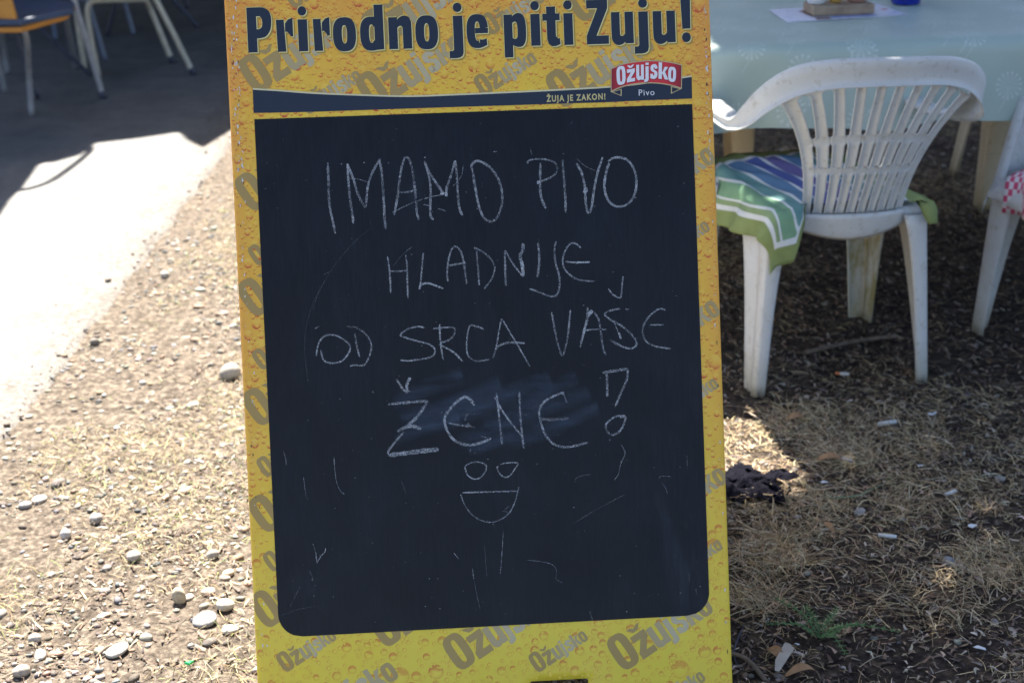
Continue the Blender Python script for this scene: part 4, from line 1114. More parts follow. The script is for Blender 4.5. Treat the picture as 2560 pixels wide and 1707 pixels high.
c4.location = (1.72, 5.02, 0); c4.rotation_euler = (0, 0, R(181)); recolor(c4, plastic('cream_plastic', (.58, .50, .37), (.50, .43, .31)))

# cushion on the near chair -------------------------------------------------
q = NM('striped_cotton', .9, .15)
uvn = q.n('ShaderNodeUVMap', uv_map='flat').outputs[0]; sp_ = q.n('ShaderNodeSeparateXYZ'); q.l(uvn, sp_.inputs[0])
U_, V_ = sp_.outputs[0], sp_.outputs[1]
GRN = (.215, .265, .105); WHT = (.60, .62, .62); TEA = (.14, .27, .26); BLU = (.11, .20, .32); PUR = (.15, .13, .29); LGR = (.23, .31, .16)
stp = [(0, LGR), (.145, WHT), (.158, (.19, .33, .20)), (.235, WHT), (.25, TEA), (.325, WHT), (.34, BLU), (.43, WHT), (.445, (.09, .12, .32)), (.53, WHT), (.545, PUR), (.64, WHT), (.655, BLU), (.73, WHT), (.745, TEA), (.83, WHT), (.845, LGR)]
stripes = q.ramp(U_, stp, True)
e1 = q.math('MINIMUM', q.math('MINIMUM', U_, q.math('SUBTRACT', 1.0, U_)), q.math('MINIMUM', V_, q.math('SUBTRACT', 1.0, V_)))
inb = q.math('LESS_THAN', e1, .092); wb = q.math('LESS_THAN', q.math('ABSOLUTE', q.math('SUBTRACT', e1, .105)), .014)
cc_ = q.mix(inb, stripes, GRN); cc_ = q.mix(wb, cc_, WHT)
fn = q.noise(25, 5, .6); cc_ = q.mix(.5, cc_, q.mix(1.0, cc_, q.ramp(fn, [(.3, (.7, .7, .7)), (.7, (1.1, 1.1, 1.1))]), 'MULTIPLY'))
q.col(cc_)
q.bump(q.math('ADD', q.noise(450, 2, .5), q.math('MULTIPLY', q.noise(30, 4, .6), 1.5)), .25, .004)
COTTON = q.m
NA, NB = 54, 44; V = []; uv = []; F = []
for ib in range(NB):
    for ia in range(NA):
        a = ia / (NA - 1); b = ib / (NB - 1)
        xf = -.315 + .455 * a; yf = -.045 + .520 * b; ct, st_ = math.cos(R(12)), math.sin(R(12))
        x = ct * (xf - .0) - st_ * (yf - .25); y = st_ * (xf - .0) + ct * (yf - .25) + .25
        if x > -.155:
            k_ = min(1, (x + .155) / .03); y = max(y, .068 * k_ + y * (1 - k_)) if x < .165 else max(y, -.01)
        x0, x1, y0, y1 = -.197, .192, .045, .452
        cx_ = min(max(x, x0), x1); cy_ = min(max(y, y0), y1); dx, dy = x - cx_, y - cy_; d_ = math.hypot(dx, dy)
        if d_ > 1e-6:
            ox, oy = dx / d_, dy / d_; wv = .010 * math.sin(y * 45 + x * 20) * min(1, d_ * 14)
            px_ = cx_ + ox * (min(d_, .02) * .8 + d_ * .18 + wv); py_ = cy_ + oy * (min(d_, .02) * .8 + d_ * .12 + wv * .5); z = .436 - max(0, d_ - .008) * .96 
        else:
            px_, py_ = cx_, cy_; ed_ = min(x - x0, x1 - x, y - y0, y1 - y)
            z = .432 + .010 * min(1, ed_ / .06) + .004 * math.sin(x * 34) * math.sin(y * 31) + .003 * math.sin(x * 90 + y * 60)
        V.append((px_, py_, z)); uv.append((a, b))
for i in range(NB - 1):
    for j in range(NA - 1): F.append((i * NA + j, i * NA + j + 1, (i + 1) * NA + j + 1, (i + 1) * NA + j))
cush = build('seat_cushion', V, F, COTTON, None, True, uvs=uv); s_ = cush.modifiers.new('pad', 'SOLIDIFY'); s_.thickness = .0045; s_.offset = 1
cush.matrix_world = Matrix.Translation(Vector((.779, 3.279, .002))) @ Euler((R(2.0), R(2.4), R(13))).to_matrix().to_4x4()
tag(cush, 'green, blue and purple striped seat cushion drooping over the white chair seat', 'cushion')

# pink checked cloth over the right-hand chair
q = NM('pink_checked_cloth', .9, .15); ck = q.n('ShaderNodeTexChecker'); ck.inputs['Scale'].default_value = 34
q.l(q.n('ShaderNodeUVMap', uv_map='flat').outputs[0], ck.inputs[0]); ck.inputs[1].default_value = (.55, .08, .16, 1); ck.inputs[2].default_value = (.62, .58, .58, 1); q.col(ck.outputs[0])
V = []; uv = []; F = []
for i in range(24):
    for j in range(24):
        a = j / 23; b = i / 23; x = -.12 + .29 * a; y = .10 + .42 * b
        e = max(0, y - .46); f2_ = max(0, x - .225)
        V.append((min(x, .232) + .01 * math.sin(b * 16) * (f2_ > 0), min(y, .468) + .012 * math.sin(a * 20) * (e > 0), .428 + .003 * math.sin(a * 11 + b * 13) - e * 1.5 - f2_ * 2.2)); uv.append((a, b * 1.2))
for i in range(23):
    for j in range(23): F.append((i * 24 + j, i * 24 + j + 1, (i + 1) * 24 + j + 1, (i + 1) * 24 + j))
pk = build('seat_cloth', V, F, q.m, None, True, uvs=uv); s_ = pk.modifiers.new('pad', 'SOLIDIFY'); s_.thickness = .006; s_.offset = 1
pk.location = c2.location + Vector((math.sin(th2) * .080, -math.cos(th2) * .080, 0)); pk.rotation_euler = c2.rotation_euler
tag(pk, 'pink and white checked cloth hanging over the seat of the right edge chair', 'cloth')

# ------------------------------------------------------------------ table and cloth
TA = gp(1740, 113, .745); TB = gp(2560, 84, .745); tdir = (TB - TA).normalized(); tang = math.atan2(tdir.y, tdir.x)
WOOD = simple('pale_wood', (.42, .30, .18), (.30, .20, .11), 18, .65, .2)
T0 = TA - tdir * .20
table = empty('garden_table', (T0.x, T0.y, 0), (0, 0, tang), label='rectangular wooden table under the pale green cloth on the right', cat='table')
TL, TD = 1.75, 1.02
b = MB(); b.box((TL / 2, TD / 2 + .012, .725), (TL / 2 - .012, TD / 2 - .012, .012)); b.build('tabletop', WOOD, table)
for lx in (.04, TL - .09):
    for ly in (.06, TD - .06):
        b = MB(); b.box((lx, ly, .356), (.026, .026, .357)); b.build('leg', WOOD, table)
# cloth: aqua-sage fabric printed with faint dandelion clocks
q = NM('dandelion_cloth', .34, .45)
uvn = q.n('ShaderNodeUVMap', uv_map='flat').outputs[0]
def dandelion(scale, r, seed, petals):
    mp = q.n('ShaderNodeMapping'); mp.inputs['Location'].default_value = (seed, seed * .7, 0); mp.inputs['Scale'].default_value = (scale, scale, 1); q.l(uvn, mp.inputs[0])
    vo = q.n('ShaderNodeTexVoronoi', voronoi_dimensions='2D'); vo.inputs['Scale'].default_value = 1; vo.inputs['Randomness'].default_value = .75; q.l(mp.outputs[0], vo.inputs['Vector'])
    df = q.n('ShaderNodeVectorMath', operation='SUBTRACT'); q.l(mp.outputs[0], df.inputs[0]); q.l(vo.outputs['Position'], df.inputs[1])
    s_ = q.n('ShaderNodeSeparateXYZ'); q.l(df.outputs[0], s_.inputs[0])
    an = q.math('ARCTAN2', s_.outputs[1], s_.outputs[0]); di = vo.outputs['Distance']
    spoke = q.math('GREATER_THAN', q.math('SINE', q.math('MULTIPLY', an, petals)), .35)
    inr = q.math('MULTIPLY', q.math('LESS_THAN', di, r), q.math('GREATER_THAN', di, r * .12))
    tip = q.math('LESS_THAN', q.math('ABSOLUTE', q.math('SUBTRACT', di, r * .93)), r * .09)
    a = q.math('MULTIPLY', inr, q.math('ADD', q.math('MULTIPLY', spoke, .35), q.math('MULTIPLY', q.math('MULTIPLY', tip, spoke), .4)))
    # stalk
    sa = q.math('LESS_THAN', q.math('ABSOLUTE', q.math('ADD', s_.outputs[0], q.math('MULTIPLY', q.math('MULTIPLY', s_.outputs[1], s_.outputs[1]), .9))), .012)
    sb = q.math('MULTIPLY', q.math('LESS_THAN', s_.outputs[1], 0.0), q.math('GREATER_THAN', s_.outputs[1], -.42))
    return q.math('MAXIMUM', a, q.math('MULTIPLY', q.math('MULTIPLY', sa, sb), .35))
dd = q.math('MAXIMUM', dandelion(6.5, .22, 3.3, 15), dandelion(5.0, .17, 9.1, 13))
fl = q.noise(26, 5, .65)
fc = q.ramp(q.noise(5, 4, .5), [(.3, (.32, .405, .36)), (.7, (.37, .45, .40))])
q.col(q.mix(q.math('MULTIPLY', dd, .75), fc, (.58, .65, .63)))
weave = q.noise(700, 2, .5); q.bump(q.math('ADD', weave, q.math('MULTIPLY', q.noise(9, 3, .5), 3)), .18, .003)
CLOTH = q.m
def cloth():
    ov = .212; x0, x1 = -ov, TL + ov; y0, y1 = -ov, TD + ov; st = .018
    nx = int((x1 - x0) / st); ny = int((y1 - y0) / st); V = []; uv = []; F = []
    for j in range(ny + 1):
        for i in range(nx + 1):
            x = x0 + (x1 - x0) * i / nx; y = y0 + (y1 - y0) * j / ny
            cx_ = min(max(x, 0), TL); cy_ = min(max(y, 0), TD); dx, dy = x - cx_, y - cy_; d_ = math.hypot(dx, dy); rr = .018
            if d_ > 1e-6:
                ox, oy = dx / d_, dy / d_; a = min(d_ / rr, math.pi / 2)
                out = rr * math.sin(a); dn = rr * (1 - math.cos(a)) + max(0, d_ - rr * math.pi / 2)
                sgn = x * oy * oy + y * ox * ox
                fold = dn * (.11 * math.sin(sgn * 11 + 1.0) + .06 * math.sin(sgn * 27 + 2) + .13)
                V.append((cx_ + ox * (out + fold), cy_ + oy * (out + fold), .7415 - dn + .004 * math.sin(sgn * 17) * (d_ / ov)))
            else: V.append((x, y, .7415 + .0008 * math.sin(x * 23) * math.sin(y * 19)))
            uv.append((x, y))
    for j in range(ny):
        for i in range(nx):
            a = j * (nx + 1) + i; F.append((a, a + 1, a + nx + 2, a + nx + 1))
    o = build('tablecloth', V, F, CLOTH, None, True, uvs=uv); o.location = table.location; o.rotation_euler = table.rotation_euler
    tag(o, 'pale green tablecloth printed with faint white dandelions draped over the table', 'tablecloth')
cloth()

ZT = .7430
def quad_thing(name, pts, z, mat, label, cat, th_=.0006, parts=None):
    P = [gp(px, py, z) for px, py in pts]; o0 = P[0].copy(); b = MB()
    lo = [(p - o0) for p in P]; hi = [p + Vector((0, 0, th_)) for p in lo]
    k = len(P); b.add(lo + hi, [tuple(range(k))[::-1], tuple(range(k, 2 * k))] + [(i, (i + 1) % k, k + (i + 1) % k, k + i) for i in range(k)])
    o = b.build(name, mat, None); o.location = o0; return tag(o, label, cat), P
# laminated menu sheet
q = NM('menu_print', .25, .5); tc = q.n('ShaderNodeTexCoord').outputs['Object']
mp = q.n('ShaderNodeMapping'); mp.inputs['Scale'].default_value = (60, 260, 1); mp.inputs['Rotation'].default_value = (0, 0, R(-5)); q.l(tc, mp.inputs[0])
ln = q.ramp(q.noise(1, 2, .5, mp.outputs[0]), [(.56, (.66, .68, .78)), (.62, (.33, .36, .55))]); q.col(ln); MENU = q.m
menu, MP = quad_thing('menu_sheet', [(1967, 57), (2268, 38), (2186, 8), (1922, 26)], ZT, MENU, 'white laminated sheet lying under the wooden condiment block', 'paper sheet')
def strip_on(px0, py0, px1, py1, wpx, mat, name, parent, z):
    a = gp(px0, py0, z); c_ = gp(px1, py1, z); e = (c_ - a).normalized(); nn = Vector((-e.y, e.x, 0)) * (wpx)
    P = [a - nn, c_ - nn, c_ + nn, a + nn]; build(name, [p - parent.location for p in P], [(0, 1, 2, 3)], mat, parent)
BRM = simple('brown_print', (.16, .07, .035)); RDM = simple('red_print', (.60, .12, .10)); BLM = simple('blue_print', (.10, .13, .5))
strip_on(2004, 27, 2040, 42, .010, BRM, 'printed_picture', menu, ZT + .0012)
strip_on(2040, 47, 2076, 45, .012, BRM, 'printed_picture', menu, ZT + .0012)
strip_on(2080, 44, 2190, 38, .004, BLM, 'printed_line', menu, ZT + .0014)
strip_on(2204, 24, 2218, 23, .006, RDM, 'printed_mark', menu, ZT + .0012)
# condiment block
bz = ZT + .002; a = gp(2032, 42, bz); c_ = gp(2187, 35, bz); e = (c_ - a).normalized(); ang = math.atan2(e.y, e.x); Lk = (c_ - a).length; dpt = .085
blk = empty('condiment_block', (a.x, a.y, bz), (0, 0, ang), label='rough wooden condiment block holding jars on the tablecloth', cat='condiment holder')
BLW = simple('rough_block_wood', (.36, .27, .18), (.22, .15, .10), 22, .75, .3)
b = MB(); b.box((Lk / 2, dpt / 2, .0125), (Lk / 2, dpt / 2, .0125)); o = b.build('block', BLW, blk); bv = o.modifiers.new('soft', 'BEVEL'); bv.width = .004; bv.segments = 2
GLS = NM('clear_glass', .08, .5); GLS.col((.8, .82, .85)); GLS.b.inputs['Transmission Weight'].default_value = .9
WPO = simple('white_shaker', (.66, .66, .68), (.58, .58, .6), 20, .3); AMB = simple('mustard_jar', (.42, .27, .08), (.34, .2, .06), 20, .35); RDC = simple('dull_red_jar', (.34, .20, .17), (.28, .15, .12), 20, .4)
def jar(px, r, h, mat, name, label, cat):
    t = (px - 2032) / (2187 - 2032); L = Vector((a.x, a.y, 0)) + e * (Lk * t) + Vector((-e.y, e.x, 0)) * dpt * .5
    ro = empty(name, (L.x, L.y, bz + .0252), (0, 0, 0), label=label, cat=cat)
    b = MB(); b.lathe((0, 0, 0), [(r * .8, 0), (r, .004), (r, h * .8), (r * .7, h * .9), (r * .6, h * .92)]); b.build('body', mat, ro, True)
    b = MB(); b.lathe((0, 0, 0), [(r * .66, h * .922), (r * .7, h * .94), (r * .7, h), (r * .5, h * 1.02)]); b.build('lid', DMET, ro, True)
jar(2052, .0235, .085, WPO, 'salt_shaker', 'white ribbed shaker standing leftmost on the wooden block', 'shaker')
jar(2100, .016, .07, AMB, 'sauce_bottle', 'slim mustard coloured bottle in the middle of the block', 'bottle')
jar(2152, .0235, .075, RDC, 'spice_jar', 'dull pinkish jar standing rightmost on the wooden block', 'jar')
# blue tumbler
g = gp(2271, 14, ZT); q = NM('blue_glass', .08, .6); q.col((.01, .03, .42)); q.b.inputs['Transmission Weight'].default_value = .35; BG = q.m
b = MB(); b.lathe((0, 0, 0), [(.036, 0), (.040, .004), (.042, .05), (.044, .11), (.0415, .11), (.039, .05), (.036, .012), (.0, .010)], 32)
o = b.build('blue_tumbler', BG, None, True); o.location = (g.x, g.y + .03, ZT + .001); tag(o, 'cobalt blue glass tumbler on the tablecloth near the top edge', 'glass')

# ------------------------------------------------------------------ metal chairs and folding table, far left
def G(px, py): return gp(px, py, .006)
def Pz(px, py, z): return gp(px, py, z)
def tubepart(name, pts, r, mat, root, n=8):
    b = MB(); o = root.location
    b.tube([Vector(p) - o for p in crom([tuple(p) for p in pts], 5)] if len(pts) > 2 else [Vector(p) - o for p in pts], r, n); return b.build(name, mat, root, True)
CRM = simple('cream_painted_tube', (.50, .46, .36), (.36, .33, .26), 30, .4); GRT = simple('grey_steel_tube', (.30, .30, .31), (.22, .22, .23), 30, .35); 
PLY = simple('ochre_plywood', (.50, .22, .03), (.40, .16, .02), 12, .4); NVP = simple('navy_seat_vinyl', (.03, .055, .11), (.022, .04, .08), 12, .45)
DRK = simple('dark_blue_steel', (.03, .035, .06), (.02, .022, .04), 30, .4); BLS = simple('blue_grey_tube', (.13, .16, .22), (.10, .12, .17), 30, .4)
def seat_slab(name, root, pts, z, thk, mat, sub=None):
    P = [gp(px, py, z) - root.location for px, py in pts]; lo = [p - Vector((0, 0, thk)) for p in P]
    b = MB(); k = len(P); b.add(lo + P, [tuple(range(k))[::-1], tuple(range(k, 2 * k))] + [(i, (i + 1) % k, k + (i + 1) % k, k + i) for i in range(k)])
    o = b.build(name, mat, root); bv = o.modifiers.new('soft', 'BEVEL'); bv.width = .006; bv.segments = 2; return o
# chair A, with navy pad on ochre seat
g = G(79, 289); ca = empty('cafe_chair', (g.x, g.y, 0), label='ochre plywood chair with dark blue seat pad and grey tube legs', cat='chair', group='metal framed chairs in the far shade')
seat_slab('seat', ca, [(-60, 70), (52, 68), (168, 36), (188, 12), (40, -8), (-60, -4)], .445, .022, PLY)
seat_slab('seat_pad', ca, [(-50, 50), (50, 50), (182, 22), (186, 6), (50, -14), (-50, -10)], .474, .024, NVP)
P1 = gp(-25, 50, .47) - ca.location; P2 = gp(42, 52, .47) - ca.location; P3 = P2 + Vector((-.05, .0, .34)); P4 = P1 + Vector((-.05, 0, .34)); off = Vector((0, .018, 0))
b = MB(); b.add([P1, P2, P3, P4, P1 + off, P2 + off, P3 + off, P4 + off], [(0, 1, 2, 3), (7, 6, 5, 4), (0, 4, 5, 1), (1, 5, 6, 2), (2, 6, 7, 3), (3, 7, 4, 0)]); o = b.build('backrest', PLY, ca)
tubepart('leg', [G(79, 289), Pz(72, 180, .19), Pz(66, 96, .37), Pz(50, 66, .425), Pz(20, 57, .43), Pz(-40, 55, .43)], .012, GRT, ca)
tubepart('leg', [G(18, 184), Pz(8, 110, .16), Pz(-2, 30, .38)], .012, GRT, ca)
tubepart('leg', [G(12, 232), Pz(-8, 130, .2), Pz(-25, 40, .40)], .012, GRT, ca)
tubepart('leg', [G(190, 172), Pz(178, 110, .15), Pz(165, 42, .33), Pz(160, 30, .40)], .012, GRT, ca)
# chair B, cream U tubes
g = G(259, 246); cb = empty('cafe_chair', (g.x, g.y, 0), label='cream tube chair frame standing between ochre chair and sandwich board', cat='chair', group='metal framed chairs in the far shade')
def H(px, py, gx, gy):  # height of the point (px,py) standing above ground pixel (gx,gy)
    gg = G(gx, gy); return yp(px, py, gg.y)
tubepart('leg', [G(259, 246), H(230, 150, 259, 246), H(203, 60, 259, 246), H(182, -8, 262, 246), H(172, -40, 262, 246)], .0125, GRT, cb)
tubepart('leg', [G(484, 186), H(455, 128, 484, 186), H(425, 68, 484, 186), H(390, 0, 484, 186), H(372, -36, 484, 186)], .0125, CRM, cb)
tubepart('leg', [G(246, 188), H(234, 130, 246, 188), H(223, 70, 246, 188), H(219, 30, 246, 188), H(223, 10, 250, 188), H(240, 3, 252, 186), H(300, 1, 320, 176), H(350, -1, 380, 166), H(366, 4, 400, 163), H(378, 28, 432, 157), H(402, 85, 432, 157), G(432, 157)], .0125, CRM, cb)
tubepart('leg', [G(211, 172), H(200, 100, 211, 172), H(188, 10, 211, 172), H(184, -30, 211, 172)], .0125, CRM, cb)
b = MB(); s1 = H(172, -40, 262, 246) - cb.location; s2 = H(372, -36, 484, 186) - cb.location; s3 = H(360, -62, 432, 157) - cb.location; s4 = H(184, -62, 211, 172) - cb.location
b.add([s1, s2, s3, s4] + [s + Vector((0, 0, .02)) for s in (s1, s2, s3, s4)], [(3, 2, 1, 0), (4, 5, 6, 7), (0, 1, 5, 4), (1, 2, 6, 5), (2, 3, 7, 6), (3, 0, 4, 7)]); b.build('seat', PLY, cb)
for nm, gg in (('foot_cap', (484, 186)), ('foot_cap', (259, 246)), ('foot_cap', (432, 157))):
    p = G(*gg) - cb.location; b = MB(); b.tube([p + Vector((0, 0, -.004)), p + Vector((-.006, 0, .03))], .0155, 10); b.build(nm, DRK, cb, True)
# blue grey chair behind
g = G(334, 86); cc = empty('cafe_chair', (g.x, g.y, 0), label='blue grey tube chair farthest back in the left shade', cat='chair', group='metal framed chairs in the far shade')
for gx, gy, tx_, ty_ in ((264, 152, 222, 8), (334, 86, 306, -14), (139, 98, 124, -10), (198, 60, 190, -30)):
    tubepart('leg', [G(gx, gy), H((gx + tx_) / 2, (gy + ty_) / 2, gx, gy), H(tx_, ty_, gx, gy)], .012, BLS, cc)
b = MB(); s1, s2, s3, s4 = [H(*p_) - cc.location for p_ in ((222, 6, 264, 152), (306, -14, 334, 86), (190, -32, 198, 60), (124, -12, 139, 98))]
b.add([s1, s2, s3, s4] + [s + Vector((0, 0, .02)) for s in (s1, s2, s3, s4)], [(3, 2, 1, 0), (4, 5, 6, 7), (0, 1, 5, 4), (1, 2, 6, 5), (2, 3, 7, 6), (3, 0, 4, 7)]); b.build('seat', BLS, cc)
# folding table with dark crossed legs
g = G(228, 190); ft = empty('folding_table', (g.x, g.y, 0), label='folding table on thin dark blue crossed legs behind the chairs', cat='table')
tubepart('leg', [G(228, 190), H(150, 118, 228, 190), H(60, 34, 228, 190), H(-10, -30, 228, 190)], .009, DRK, ft)
tubepart('leg', [G(95, 246), H(62, 150, 95, 246), H(30, 55, 95, 246), H(5, -30, 95, 246)], .009, DRK, ft)
tubepart('leg', [G(497, 70), H(450, 18, 497, 70), H(400, -36, 497, 70)], .011, DRK, ft)
tubepart('leg', [G(468, 22), H(460, -20, 468, 22), H(455, -60, 468, 22)], .011, DRK, ft)
tubepart('leg', [G(268, 90), H(285, 20, 268, 90), H(300, -50, 268, 90)], .011, DRK, ft)
z7 = .72; P = [Vector((-3.1, 7.1, z7)), Vector((-1.1, 7.25, z7)), Vector((-1.2, 8.1, z7)), Vector((-3.2, 7.9, z7))]; P = [p - ft.location for p in P]
b = MB(); b.add(P + [p + Vector((0, 0, .02)) for p in P], [(3, 2, 1, 0), (4, 5, 6, 7), (0, 1, 5, 4), (1, 2, 6, 5), (2, 3, 7, 6), (3, 0, 4, 7)]); b.build('tabletop', DRK, ft)

# ------------------------------------------------------------------ litter on the right
BUTT = simple('cigarette_paper', (.66, .65, .62), (.5, .48, .44), 300, .8); FILT = simple('orange_filter', (.60, .20, .06), (.5, .16, .05), 200, .8)
def zg(g): return float(gh(g.x, g.y))
def butt(px0, py0, px1, py1, rpx, mat, label, tip=None):
    a = gp(px0, py0); c_ = gp(px1, py1); mid = (a + c_) / 2; z = max(zg(a), zg(c_)) + .008; r = rpx / FP * 2.9
    ro = empty('cigarette_butt', (mid.x, mid.y, z), label=label, cat='cigarette butt')
    v = (c_ - a) / 2; b = MB(); b.tube([-v, v * (.3 if tip else 1)], r, 10); b.build('paper', mat, ro, True)
    if tip: b = MB(); b.tube([v * .302, v], r * .96, 10); b.build('filter', tip, ro, True)
butt(2195, 1075, 2238, 1068, 7, BUTT, 'flattened white cigarette butt, farthest of those on the shaded ground')
butt(2362, 1250, 2388, 1240, 5, BUTT, 'short white cigarette butt to the right in the shaded mulch')
butt(2194, 1354, 2240, 1359, 5, BUTT, 'long white cigarette butt lying level, nearest the camera')
butt(2122, 937, 2088, 935, 5, BUTT, 'cigarette butt with orange filter between the chair legs', FILT)
# pale paper scraps
sc_m = simple('paper_scrap', (.60, .62, .63), (.5, .52, .54), 60, .8)
for i, (px, py, s_) in enumerate(((2330, 1045, 26), (2430, 1330, 22), (2060, 1220, 20), (2300, 1180, 16), (1992, 1612, 10), (2450, 1620, 26))):
    g = gp(px, py); r = s_ / FP * 2.9 * .5; V = []
    for k_ in range(7):
        a_ = 6.28 * k_ / 7; rr = r * random.uniform(.6, 1.1); V.append((rr * math.cos(a_) * 1.3, rr * math.sin(a_) * .8, random.uniform(0, .006)))
    V.append((0, 0, .005)); o = build('paper_scrap', V, [(k_, (k_ + 1) % 7, 7) for k_ in range(7)], sc_m); o.modifiers.new('th', 'SOLIDIFY').thickness = .0006
    o.location = (g.x, g.y, zg(g) + .006)
    tag(o, ['bluish paper scrap near the far right chair foot', 'crumbled white scrap beside pale grass at the right', 'pale scrap just right of the black cloth', 'small grey scrap on the mid right ground', 'tiny white scrap above the cardboard tag', 'faint blue scrap at the lower right edge'][i], 'paper scrap')
# black cloth rag
q = NM('black_rag', 1.0, .03); q.col(q.ramp(q.noise(40, 5), [(.3, (.0035, .0035, .006)), (.7, (.009, .0085, .013))])); q.bump(q.noise(60, 5, .6), .6, .008); RAG = q.m
g = gp(1850, 1245); V = []; F = []; NR = 34
for i in range(NR):
    for j in range(NR):
        a = j / (NR - 1) * 2 - 1; b_ = i / (NR - 1) * 2 - 1
        rr = 1 + .28 * math.sin(math.atan2(b_, a) * 5 + 1) ; x = a * .118 * rr; y = b_ * .075 * rr
        z = .010 + .024 * (1 - min(1, a * a * .8 + b_ * b_ * .8)) * (.5 + float(fbm(x * 38 + 5, y * 38 + 9, 3))) + .034 * (abs(float(fbm(x * 55 + y * 30, y * 50 + 9, 3)) - .5) * 2.0) + .016 * (float(vnoise(x * 150 + 4, y * 130)) - .5)
        V.append((x + .012 * math.sin(y * 90), y + .012 * math.sin(x * 70), max(z, .002)))
for i in range(NR - 1):
    for j in range(NR - 1): F.append((i * NR + j, i * NR + j + 1, (i + 1) * NR + j + 1, (i + 1) * NR + j))
rag = build('black_rag', V, F, RAG, None, True); rag.location = (g.x, g.y + .01, zg(g) + .006); rag.rotation_euler = (0, 0, .25); rag.scale = (.85, .85, .7)
tag(rag, 'crumpled black cloth on the ground behind the right board edge', 'rag')
# stick, twigs, tag, glass shard, plant, wire loop, bark curls
STK = simple('dead_stick', (.10, .07, .05), (.18, .14, .10), 60, .85, .5)
def stick(pts, r, label, name='stick', mat=STK):
    P = [gp(px, py) for px, py in pts]; P = [p + Vector((0, 0, zg(p) + r + .004 + .004 * math.sin(i * 2))) for i, p in enumerate(P)]; o0 = P[0].copy()
    b = MB(); b.tube([Vector(p) - o0 for p in crom([tuple(p) for p in P], 4)], r, 7); o = b.build(name, mat, None, True); o.location = o0; tag(o, label, 'stick' if name == 'stick' else name.replace('_', ' '))
stick([(2015, 882), (2080, 868), (2150, 850), (2240, 842)], .006, 'dark brown stick lying under the white plastic chair')
stick([(1826, 1632), (1870, 1655), (1915, 1706)], .004, 'pale twig poking out beside the bottom right board edge')
stick([(240, 1648), (268, 1630), (298, 1620)], .003, 'dark twig beside the pale elongated stone at lower left')
stick([(1980, 1240), (2050, 1242), (2105, 1228), (2160, 1245)], .0022, 'thin dry stalk arching over bare soil right of the rag', mat=STRAW if False else WOOD)
stick([(2060, 1262), (2140, 1258), (2200, 1220), (2240, 1214)], .002, 'thin greenish stalk crossing the arching dry one', mat=simple('green_stalk', (.20, .24, .12)))
stick([(1860, 1560), (1835, 1625), (1850, 1660), (1890, 1640)], .0015, 'thin black wire loop on the ground by the bottom right board edge', 'wire_loop', DRK)
CARD = simple('grey_card', (.40, .36, .30), (.33, .29, .23), 40, .8)
tg, _ = quad_thing('card_tag', [(1937, 1676), (1948, 1678), (1985, 1622), (1975, 1609), (1962, 1606), (1938, 1650)], .012, CARD, 'grey cardboard tag lying on the ground at lower right', 'card tag', .001)
LF = simple('dry_brown_leaf', (.35, .20, .09), (.24, .13, .06), 60, .8)
def leaf_thing(px, py, L, wd, rot, label):
    g = gp(px, py); V = []; F = []
    for i in range(9):
        t = i / 8; hw = wd * math.sin(math.pi * min(1, t * .9 + .08)) ; zc = .012 * math.sin(t * 3.1)
        V += [(L * (t - .5), -hw, zc + hw * .5), (L * (t - .5), 0, zc), (L * (t - .5), hw, zc + hw * .6)]
    for i in range(8):
        for j in range(2): F.append((i * 3 + j, i * 3 + j + 1, (i + 1) * 3 + j + 1, (i + 1) * 3 + j))
    o = build('dead_leaf', V, F, LF, None, True); o.modifiers.new('th', 'SOLIDIFY').thickness = .0005; o.location = (g.x, g.y, zg(g) + .006); o.rotation_euler = (.2, .1, rot); tag(o, label, 'leaf')
leaf_thing(1940, 1640, .045, .010, -1.0, 'curled orange brown leaf beside the cardboard tag')
leaf_thing(2075, 1172, .06, .009, .1, 'long curled tan leaf right of the rag')
leaf_thing(2072, 1338, .045, .006, -1.2, 'curved tan seed pod on bare soil left of the nearest butt')
leaf_thing(2000, 1685, .06, .008, .4, 'curled pale leaf at the bottom edge right of the board')
leaf_thing(1990, 1055, .05, .010, .1, 'brown leaf on the shade edge behind the board')
q = NM('green_shard_glass', .1, .6); q.col((.02, .45, .12)); q.b.inputs['Transmission Weight'].default_value = .4
g = gp(472, 1672); b = MB(); b.add([(-.010, 0, 0), (.004, -.004, 0), (.013, .008, 0), (.002, .007, 0), (-.009, .003, .005), (.004, -.002, .005), (.012, .009, .006), (.002, .008, .005)], [(3, 2, 1, 0), (4, 5, 6, 7), (0, 1, 5, 4), (1, 2, 6, 5), (2, 3, 7, 6), (3, 0, 4, 7)])
o = b.build('glass_shard', q.m, None); o.location = (g.x, g.y, zg(g) + .008); o.scale = (.7, .7, .7); tag(o, 'bright green glass shard in the gravel at the bottom left', 'glass shard')
